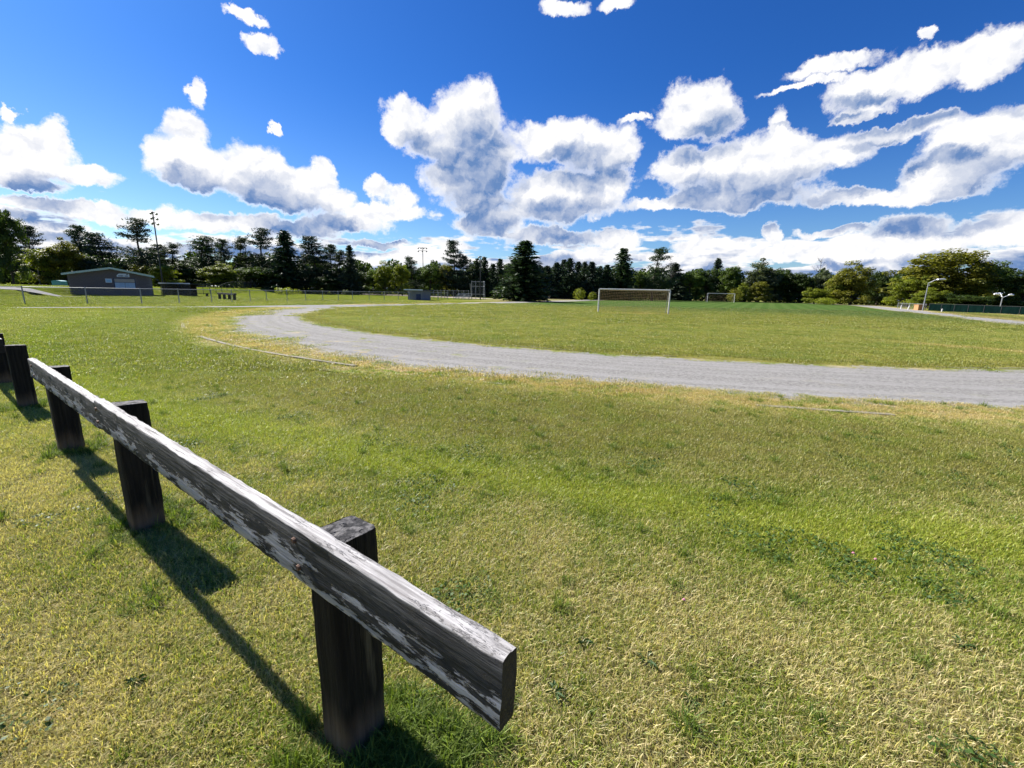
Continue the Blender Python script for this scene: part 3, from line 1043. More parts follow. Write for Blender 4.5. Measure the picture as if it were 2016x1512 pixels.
MB().box((0, -0.023, 0.0), (0.46, 0.008, 0.34)).obj('poster', SIGNBLUE, s2)

bn = thing('storage_bin', (-68.5, 66.5, tz(-68.5, 66.5)), 'teal rounded lid storage bin on the grass behind the brick hut', 'bin')
MB().box((0, 0, 0.3), (1.5, 0.9, 0.6)).obj('body', TEAL, bn, 0.04)
lid = [(0.78 * cos(a), 0.6 + 0.2 * sin(a)) for a in np.linspace(0, pi, 9)]
MB().prism(lid, -0.48, 0.48).obj('lid', TEAL, bn)

# ------------------------------------------------------------------ dugouts, backstop, bleachers, barrels
dg = thing('dugout', (-48.6, 64.3, tz(-48.6, 64.3)), 'long open dugout with a thin white roof edge behind chain-link', 'dugout')
ang = math.atan2(-6.0, 10.26)
dg.rotation_euler = (0, 0, ang)
MB().box((0, 0.6, 1.72), (9.4, 2.8, 0.10)).obj('roof', DARKSTEEL, dg)
MB().box((0, -0.83, 1.76), (9.45, 0.05, 0.14)).obj('roof_edge', LAMPWHITE, dg)
MB().box((-2.2, 1.9, 0.83), (4.8, 0.12, 1.66)).obj('back_wall', BLACKTIMBER, dg)
MB().box((-4.55, 0.6, 0.83), (0.12, 2.45, 1.66)).obj('end_wall', BLACKTIMBER, dg)
MB().box((0, 1.5, 0.42), (8.5, 0.35, 0.06)).box((-4, 1.5, 0.2), (0.1, 0.3, 0.4)).box((4, 1.5, 0.2), (0.1, 0.3, 0.4)).obj('bench', BLACKTIMBER, dg)
for k in range(6):
    MB().tube((-4.5 + 1.8 * k, -0.75, -0.1), (-4.5 + 1.8 * k, -0.75, 1.68), 0.04).obj('post', DARKSTEEL, dg)
mb = MB()
mb.V = [(-4.5, -0.75, 0.02), (4.5, -0.75, 0.02), (4.5, -0.75, 1.65), (-4.5, -0.75, 1.65)]
mb.F = [(0, 1, 2, 3)]
mb.obj('wire_mesh', CHAIN, dg)

d2 = thing('dugout', (-15.8, 73.5, tz(-15.8, 73.5)), 'small grey block dugout with flat navy-edged roof by the fence', 'dugout')
d2.rotation_euler = (0, 0, radians(-27))
MB().box((0, 0, 0.78), (3.0, 2.2, 1.56)).obj('wall', BLOCKGREY, d2)
cb = MB().box((0, 0, 0), (0.39, 0.03, 0.19)).mesh('block')
for rw_ in range(8):
    for k in range(7):
        x = -1.29 + 0.4 * k + (0.2 if rw_ % 2 else 0)
        if x + 0.2 <= 1.51:
            o = link('block', cb, BLOCKGREY, d2)
            o.location = (x, -1.106, 0.1 + 0.195 * rw_)
MB().box((0, 0, 1.62), (3.9, 3.0, 0.10)).obj('roof', BLUEFRAME, d2)
MB().box((0, -1.53, 1.64), (3.94, 0.05, 0.16)).obj('roof_edge', SIGNWHITE, d2)
MB().box((0.75, -1.135, 0.5), (0.9, 0.03, 0.95)).obj('door', BLUEFRAME, d2)

bs = thing('backstop', (-7.1, 86.0, tz(-7.1, 86)), 'tall steel pipe backstop with wire panels at home plate', 'backstop')
xs_ = (-1.15, -0.35, 1.15)
for x in xs_:
    MB().tube((x, 0, -0.1), (x, 0, 3.55), 0.045).obj('post', STEEL, bs)
MB().tube((1.55, -1.0, -0.1), (1.35, -0.6, 3.5), 0.045).obj('post', STEEL, bs)
MB().tube((-1.15, 0, 0), (-1.4, -0.7, 3.0), 0.04).obj('post', STEEL, bs)
for z in (1.0, 2.5, 3.4):
    MB().tube((-1.15, 0, z), (1.15, 0, z), 0.04).tube((1.15, 0, z), (1.40, -0.8, z), 0.04).obj('cross_bar', STEEL, bs)
for (a, b_) in (((-1.15, 0), (1.15, 0)), ((1.15, 0), (1.5, -0.9))):
    mb = MB()
    mb.V = [(a[0], a[1], 0.05), (b_[0], b_[1], 0.05), (b_[0], b_[1], 3.4), (a[0], a[1], 3.4)]
    mb.F = [(0, 1, 2, 3)]
    mb.obj('wire_mesh', CHAIN, bs)

bl = thing('bleachers', (-9.9, 83.5, tz(-9.9, 83.5)), 'small aluminium bleachers next to the backstop', 'bleachers', rz=radians(-20))
for k in range(4):
    MB().box((0, 0.55 * k, 0.35 + 0.24 * k), (3.2, 0.26, 0.045)).obj('seat_plank', ALU, bl)
    MB().box((0, 0.55 * k - 0.28, 0.12 + 0.24 * k), (3.2, 0.24, 0.04)).obj('foot_plank', ALU, bl)
for x in (-1.4, 0, 1.4):
    mb = MB().tube((x, -0.3, 0.0), (x, 1.7, 1.05), 0.03)
    for k in range(4):
        mb.tube((x, 0.55 * k, 0), (x, 0.55 * k, 0.35 + 0.24 * k), 0.025)
    mb.obj('frame', STEEL, bl)

wb = thing('litter_barrel', (-1.0, 90.0, tz(-1, 90)), 'white barrel standing left of the lone spruce', 'barrel')
MB().tube((0, 0, 0), (0, 0, 0.55), 0.30, 0.33, 14).tube((0, 0, 0.55), (0, 0, 1.1), 0.33, 0.30, 14).obj('body', WHITEPAINT, wb)
MB().tube((0, 0, 1.1), (0, 0, 1.16), 0.33, 0.33, 14).obj('rim', STEEL, wb)
pt = thing('picnic_table', (0.6, 86.0, tz(0.6, 86)), 'grey picnic table in the shade of the lone spruce', 'picnic table', rz=0.2)
MB().box((0, 0, 0.74), (1.8, 0.75, 0.05)).obj('table_top', CONCRETE, pt)
for s_ in (-1, 1):
    MB().box((0, s_ * 0.68, 0.44), (1.8, 0.26, 0.05)).obj('seat', CONCRETE, pt)
    MB().tube((s_ * 0.6, -0.65, 0), (s_ * 0.6, 0.2, 0.72), 0.04).tube((s_ * 0.6, 0.65, 0), (s_ * 0.6, -0.2, 0.72), 0.04).obj('leg', CONCRETE, pt)
sn = thing('notice_post', (8.0, 100.0, tz(8, 100)), 'small grey notice on a post at the foot of the dark conifers', 'sign')
MB().tube((0, 0, -0.1), (0, 0, 0.9), 0.04).obj('post', STEEL, sn)
MB().box((0, -0.06, 0.75), (0.6, 0.04, 0.45)).obj('board', CONCRETE, sn, 0.01)


# ------------------------------------------------------------------ floodlights and lamps
def floodlight(x, y, h, rows, label, spread=0.75, yaw=0.0, mat=DARKSTEEL, head=STEEL):
    z = tz(x, y)
    f = thing('floodlight', (x, y, z), label, 'floodlight', 'sports floodlights', rz=yaw)
    MB().tube((0, 0, -0.3), (0, 0, h), 0.11, 0.07, 12).obj('pole', mat, f)
    for k, n in enumerate(rows):
        zc = h - 0.12 - 0.75 * k
        MB().box((0, 0, zc), (spread * 2 + 0.2, 0.09, 0.09)).obj('cross_arm', mat, f)
        for i in range(n):
            xx = (-spread + 2 * spread * i / (n - 1)) if n > 1 else 0.0
            l_ = MB().tube((xx, -0.02, zc - 0.02), (xx, -0.38, zc - 0.22), 0.08, 0.18, 12).obj('lamp_head', head, f)
            MB().tube((xx, 0.0, zc + 0.02), (xx, -0.08, zc - 0.04), 0.05, 0.05, 8).obj('bracket', mat, l_)
    return f


floodlight(-55.7, 70.0, 11.9, [2, 2, 2], 'tallest floodlight pole, rising behind the brick hut', 0.35, radians(55))
floodlight(-72.0, 120.0, 12.4, [3, 3], 'twin-arm floodlight among the outfield pines', 1.2, radians(10))
floodlight(-24.4, 119.0, 12.4, [4, 3], 'slim floodlight rising above the small dugout', 1.1, radians(0))
floodlight(-6.45, 84.6, 8.1, [2, 2], 'short floodlight pole directly beside the backstop', 0.42, radians(20))

lp = thing('street_lamp', (64.2, 69.0, tz(64.2, 69)), 'grey street lamp with one long arm beside the courts fence', 'street lamp')
MB().tube((0, 0, -0.2), (0, 0, 4.35), 0.085, 0.06, 12).obj('pole', STEEL, lp)
MB().tube((0, 0, 4.2), (0.9, 0, 4.72), 0.045).tube((0.9, 0, 4.72), (1.3, 0, 4.8), 0.045).obj('arm', LAMPWHITE, lp)
MB().prism([(1.15, 4.72), (2.45, 4.80), (2.5, 4.86), (2.2, 5.0), (1.3, 4.92)], -0.18, 0.18).obj('lamp_head', LAMPWHITE, lp, 0.03)
MB().box((0.12, 0, 3.95), (0.2, 0.16, 0.16)).obj('sensor_box', LAMPWHITE, lp)
l3 = thing('court_lamp', (81.7, 74.0, tz(81.7, 74)), 'court lamp with three white heads above the green windscreen', 'lamp')
MB().tube((0, 0, -0.2), (0, 0, 2.75), 0.10, 0.08, 12).obj('pole', STEEL, l3)
for x, y, z in ((-1.35, 0, 3.25), (0.5, 1.1, 3.35), (1.75, 0.2, 3.15)):
    MB().tube((0, 0, 2.6), (x * 0.8, y * 0.8, z), 0.05).obj('arm', LAMPWHITE, l3)
    MB().tube((x - 0.45, y, z), (x, y, z + 0.03), 0.13, 0.20, 10).tube((x, y, z + 0.03), (x + 0.45, y, z), 0.20, 0.13, 10).obj('lamp_head', LAMPWHITE, l3)

l3.scale = (0.86, 0.86, 0.86)

# ------------------------------------------------------------------ courts fence with windscreen, box, bollards
chain_fence('open chain-link stretch left of the green windscreen', [(70.2, 80.5), (69.0, 78.3), (66.9, 71.5)], 0.98, 2.3, post_r=0.04)
wsr = thing('windscreen_fence', (67.0, 71.0, tz(67, 71)), 'court fence covered with dark green windscreen panels', 'fence')
pts = [Vector((67.0, 71.0)), Vector((66.6, 64.5)), Vector((65.6, 57.0)), Vector((64.6, 49.0)), Vector((63.4, 41.0))]
for k, (a, b_) in enumerate(zip(pts, pts[1:])):
    for f in range(3):
        p, q = a + (b_ - a) * f / 3, a + (b_ - a) * (f + 1) / 3
        p3 = Vector((p.x - 67, p.y - 71, tz(p.x, p.y) - tz(67, 71)))
        q3 = Vector((q.x - 67, q.y - 71, tz(q.x, q.y) - tz(67, 71)))
        MB().tube(p3 + Vector((0, 0, -.1)), p3 + Vector((0, 0, 1.12)), 0.04).obj('post', DARKSTEEL, wsr)
        MB().tube(p3 + Vector((0, 0, 1.1)), q3 + Vector((0, 0, 1.1)), 0.025, n=6).obj('top_rail', DARKSTEEL, wsr)
        mb = MB()
        n = 8
        for i in range(n + 1):
            c = p3 + (q3 - p3) * i / n
            off = 0.05 * sin(i * 1.7 + k)
            mb.V += [(c.x + off, c.y, c.z + 0.04), (c.x + off * 0.3, c.y, c.z + 1.07 - 0.03 * abs(sin(i * 1.1)))]
        mb.F = [(2 * i, 2 * i + 2, 2 * i + 3, 2 * i + 1) for i in range(n)]
        mb.obj('screen_panel', SCREEN, wsr)
bx = thing('wooden_box', (66.2, 71.9, tz(66.2, 71.9)), 'upright orange plywood box beside the street lamp', 'box')
MB().box((0, 0, 0.42), (0.95, 0.8, 0.84)).obj('body', PLYWOOD, bx, 0.015)
MB().box((0, 0, 0.87), (1.05, 0.9, 0.06)).obj('lid', PLYWOOD, bx)
for x, y, h, lb in ((66.8, 74.5, 0.62, 'white leaning bollard left of the orange box'), (64.6, 66.3, 0.38, 'short white bollard right of the street lamp'),
                    (69.2, 78.6, 0.55, 'pale bollard at the end of the open chain-link stretch')):
    o = thing('bollard', (x, y, tz(x, y)), lb, 'bollard', 'white bollards by the courts')
    MB().tube((0, 0, -0.1), (0, 0, h), 0.09, 0.085, 12).tube((0, 0, h), (0, 0, h + 0.05), 0.085, 0.04, 12).obj('shaft', WHITEPAINT, o)
    MB().tube((0, 0, h * 0.7), (0, 0, h * 0.8), 0.093, 0.093, 12).obj('band', STEEL, o)
    if h > 0.6:
        o.rotation_euler = (0, 0.25, 0)


# ------------------------------------------------------------------ soccer goals
def goal(a, b_, h, label, depth_dir, r=0.06, net=True, step=0.15):
    a, b_ = Vector(a), Vector(b_)
    za = tz(a.x, a.y)
    g = thing('soccer_goal', (a.x, a.y, za), label, 'goal', 'soccer goals')
    d = b_ - a
    d3 = Vector((d.x, d.y, tz(b_.x, b_.y) - za))
    up = Vector((0, 0, h))
    MB().tube((0, 0, -0.1), up, r, n=12).obj('post', WHITEPAINT, g)
    MB().tube(d3 - Vector((0, 0, 0.1)), d3 + up, r, n=12).obj('post', WHITEPAINT, g)
    MB().tube(up, d3 + up, r, n=12).obj('crossbar', WHITEPAINT, g)
    back = Vector((depth_dir[0], depth_dir[1], 0))
    top_b, bot_b = back * 0.75, back * 1.7
    mb = MB()
    w = 0.008 if step < 0.2 else 0.005
    nx = int(d.length / step)
    prof = [up, up * 0.97 + top_b, bot_b + Vector((0, 0, 0.04))]
    rows = []
    for p, q in zip(prof, prof[1:]):
        n = int((q - p).length / step)
        rows += [p + (q - p) * i / n for i in range(n)]
    rows.append(prof[-1])

    def sag(f, k):
        return Vector((0, 0, -0.05 * sin(f * pi) * (1 if 2 < k < len(rows) - 2 else 0.3)))
    for k, p in enumerate(rows):
        for i in range(0, nx, 2):
            f0, f1 = i / nx, min(1, (i + 2) / nx)
            mb.tube(p + d3 * f0 + sag(f0, k), p + d3 * f1 + sag(f1, k), w, n=3, cap=False)
    for i in range(nx + 1):
        f = i / nx
        for k in range(len(rows) - 1):
            mb.tube(rows[k] + d3 * f + sag(f, k), rows[k + 1] + d3 * f + sag(f, k + 1), w, n=3, cap=False)
    for e in (Vector((0, 0, 0)), d3):
        for k in range(int(h / step)):
            z = k * step
            p = e + Vector((0, 0, z))
            f = 1 - z / h
            mb.tube(p, e + back * (0.75 + 0.95 * f) + Vector((0, 0, z)), w, n=3, cap=False)
    mb.obj('net', NETTWINE, g)
    for e in (Vector((0, 0, 0)), d3):
        MB().tube(e + up, e + up * 0.97 + top_b, r * 0.5).tube(e + up * 0.97 + top_b, e + bot_b, r * 0.5).obj('net_support', STEEL, g)
    return g


goal((7.7, 39.9), (13.7, 38.8), 2.08, 'white soccer goal with brown net at the near end of the pitch', (0.18, 0.98))
goal((46.4, 105.7), (52.9, 105.8), 2.1, 'small white soccer goal at the tree end of the pitch', (0.2, 0.98), step=0.3)


# ------------------------------------------------------------------ trees
def quads(C, U, Wv, rnd):
    """diamond leaves: centre C, half-length vectors U, half-width vectors Wv"""
    n = len(C)
    V = np.empty((n, 4, 3), np.float32)
    V[:, 0] = C - U
    V[:, 1] = C + Wv - U * 0.1
    V[:, 2] = C + U
    V[:, 3] = C - Wv - U * 0.1
    return V.reshape(-1, 3), np.arange(4 * n).reshape(-1, 4), np.repeat(rnd, 4)


def unit(v):
    return v / np.maximum(np.linalg.norm(v, axis=-1, keepdims=True), 1e-6)


def rand_dirs(r, n):
    return unit(r.normal(0, 1, (n, 3)))


def limb(mb, pts, r0, r1, n=6):
    k = len(pts) - 1
    for i in range(k):
        mb.tube(pts[i], pts[i + 1], r0 + (r1 - r0) * i / k, r0 + (r1 - r0) * (i + 1) / k, n, cap=(i == k - 1))


def maple_proto(seed, open_=0.0):
    """broadleaf tree of 10 m height, 9 m width; crown of uneven leaf clumps down to the ground-level skirts"""
    r = np.random.default_rng(seed)
    mb = MB()
    limb(mb, [Vector((0, 0, -0.3)), Vector((0.1, 0, 1.2)), Vector((-0.1, 0.1, 3.5)), Vector((0, 0, 6.8))], 0.24, 0.07, 8)
    Cs, Us, Ws, Rn = [], [], [], []
    n = 135
    lobes = [(r.uniform(-1.6, 1.6), r.uniform(-1.6, 1.6), r.uniform(3.6, 7.4), r.uniform(1.6, 2.7)) for _ in range(9)]
    lobes += [(0, 0, 7.6, 2.2), (r.uniform(-.8, .8), 0, 6.0, 3.0)]
    for k in range(n):
        lx, ly, lz, lr = lobes[r.integers(len(lobes))]
        d = rand_dirs(r, 1)[0]
        c = np.array([lx, ly, lz]) + d * lr * r.uniform(0.65, 1.05)
        if k % 6 == 0:
            a = r.uniform(0, 2 * pi)
            rad = r.uniform(1.8, 3.8)
            c = np.array([cos(a) * rad, sin(a) * rad, r.uniform(0.8, 3.0)])
        c[2] = max(0.7, c[2])
        if k % 5 == 0:
            st = Vector((0, 0, min(6.0, max(1.5, c[2] * 0.6))))
            md = (st + Vector(c)) / 2 + Vector((0, 0, 0.25))
            limb(mb, [st, md, Vector(c)], 0.07, 0.02, 5)
        cr = r.uniform(0.55, 1.05)
        m = int(125 * (1 - open_))
        dd = rand_dirs(r, m)
        P = c + dd * np.array([cr, cr, cr * 0.72]) * r.uniform(0.35, 1.0, (m, 1)) ** 0.6
        nrm = unit(dd + np.array([0, 0, 0.7]) + r.normal(0, 0.5, (m, 3)))
        u = unit(np.cross(nrm, rand_dirs(r, m)))
        w = np.cross(nrm, u)
        s = r.uniform(0.09, 0.17, (m, 1))
        Cs.append(P)
        Us.append(u * s)
        Ws.append(w * s * 0.75)
        base = np.clip(r.normal(0.45, 0.2), 0, 1)
        Rn.append(np.clip(base + r.normal(0, 0.16, m), 0, 1))
    V, F, a = quads(np.concatenate(Cs), np.concatenate(Us), np.concatenate(Ws), np.concatenate(Rn))
    V[:, 2] = np.maximum(V[:, 2], 0.03)
    return mb.mesh('trunk', True), mesh_np('crown', V, F, attr={'rnd': a}), 10.0, 8.4


def spruce_proto(seed, full=False):
    """dense conical spruce of 10 m height, 4.4 m width with drooping sprays"""
    r = np.random.default_rng(seed)
    H = 10.0
    mb = MB()
    limb(mb, [Vector((0, 0, -0.3)), Vector((0.03, 0, 4)), Vector((0, 0, H * 0.98))], 0.17, 0.015, 8)
    Cs, Us, Ws, Rn = [], [], [], []
    z = 0.35
    while z < H * 0.985:
        f = z / H
        R = 2.5 * (1 - f) ** 0.72 * (0.75 + 0.25 * min(1, z / 1.5)) + 0.10
        nb = int(9 if f < 0.7 else 7)
        ph = r.uniform(0, 2 * pi)
        for b_ in range(nb):
            a = ph + 2 * pi * b_ / nb + r.normal(0, 0.15)
            L = R * r.uniform(0.55, 1.2)
            dirv = np.array([cos(a), sin(a), 0])
            droop = r.uniform(0.12, 0.32) if f < 0.75 else -0.25
            ns = max(2, int(L / 0.24))
            tt = (np.arange(ns) + 0.6) / ns
            pts = np.stack([dirv[0] * L * tt, dirv[1] * L * tt, z - droop * L * tt ** 1.3 + 0.10 * L * tt ** 3], 1)
            if b_ % 2 == 0 and f < 0.8:
                limb(mb, [Vector((0, 0, z)), Vector(pts[-1])], 0.025, 0.008, 4)
            base = np.clip(r.normal(0.45, 0.2), 0, 1)
            for p, t_ in zip(pts, tt):
                m = 6 if full else 5
                u = unit(dirv * 0.8 + r.normal(0, 0.5, (m, 3)) + np.array([0, 0, -0.15]))
                w = unit(np.cross(u, rand_dirs(r, m)))
                ln = r.uniform(0.15, 0.30, (m, 1))
                Cs.append(p + r.normal(0, 0.10, (m, 3)) * (1.2 - 0.4 * t_))
                Us.append(u * ln)
                Ws.append(w * ln * r.uniform(0.22, 0.38, (m, 1)))
                Rn.append(np.clip(base + 0.25 * (t_ - 0.5) + r.normal(0, 0.12, m), 0, 1))
        z += r.uniform(0.22, 0.34) * (1.0 if f < 0.8 else 0.7)
    V, F, a = quads(np.concatenate(Cs), np.concatenate(Us), np.concatenate(Ws), np.concatenate(Rn))
    V[:, 2] = np.maximum(V[:, 2], 0.03)
    return mb.mesh('trunk', True), mesh_np('crown', V, F, attr={'rnd': a}), H, 4.5


def pine_proto(seed, lean=0.0, sparse=0.0, onesided=0.0):
    """white pine of 12 m: tiers of long level limbs carrying upswept plumes, gaps between the tiers"""
    r = np.random.default_rng(seed)
    H = 12.0
    mb = MB()
    bend = lambda z: Vector((lean * (z / H) ** 2 * 1.6, 0.15 * sin(z * 0.5), z))
    limb(mb, [bend(z) for z in (-0.3, 2.5, 5, 7.5, 10, 11.7)], 0.20, 0.025, 8)
    Cs, Us, Ws, Rn = [], [], [], []
    wind = r.uniform(0, 2 * pi) if not onesided else 0.0
    nl = int(84 * (1 - sparse))
    gap = r.uniform(0.35, 0.75, 2)
    for b_ in range(nl):
        f = (b_ + r.uniform(-1.5, 1.5)) / nl
        f = min(0.985, max(0.0, f))
        if min(abs(f - g_) for g_ in gap) < 0.03:
            continue
        z = 1.8 + (H * 0.99 - 1.8) * f
        Rm = 3.1 * (1 - f) ** 0.62 + 0.22
        a = b_ * 2.4 + r.normal(0, 0.5)
        L = Rm * r.uniform(0.35, 1.15) * (1 + onesided * cos(a - wind))
        if L < 0.2:
            continue
        dirv = np.array([cos(a), sin(a), 0.0])
        rise = r.uniform(0.0, 0.55) + 0.8 * max(0, f - 0.7)
        o = np.array(bend(z))
        ns = max(3, int(L / 0.27))
        tt = (np.arange(ns) + 1) / ns
        curve = r.uniform(-0.2, 0.2)
        sidev = np.array([-sin(a), cos(a), 0])
        P = o + np.outer(L * tt, dirv) + np.outer(L * curve * tt ** 2, sidev) + np.outer(rise * L * tt ** 1.6 - 0.12 * L * np.sin(tt * pi), [0, 0, 1])
        limb(mb, [Vector(o), Vector(P[ns // 2]), Vector(P[-1])], 0.05 * (1 - f) + 0.015, 0.008, 4)
        base = np.clip(r.normal(0.45, 0.2), 0, 1)
        for p, t_ in zip(P, tt):
            if t_ < 0.22:
                continue
            m = 34
            wd = 0.22 + 0.16 * sin(pi * t_)
            c = p + r.normal(0, 1, (m, 3)) * np.array([wd, wd, 0.11]) + np.array([0, 0, 0.08])
            u = unit(dirv * 0.5 + r.normal(0, 0.55, (m, 3)) + np.array([0, 0, 0.55]))
            w = unit(np.cross(u, rand_dirs(r, m)))
            ln = r.uniform(0.10, 0.22, (m, 1))
            Cs.append(c)
            Us.append(u * ln)
            Ws.append(w * ln * r.uniform(0.22, 0.36, (m, 1)))
            Rn.append(np.clip(base + r.normal(0, 0.14, m), 0, 1))
    V, F, a = quads(np.concatenate(Cs), np.concatenate(Us), np.concatenate(Ws), np.concatenate(Rn))
    return mb.mesh('trunk', True), mesh_np('crown', V, F, attr={'rnd': a}), H, 5.4


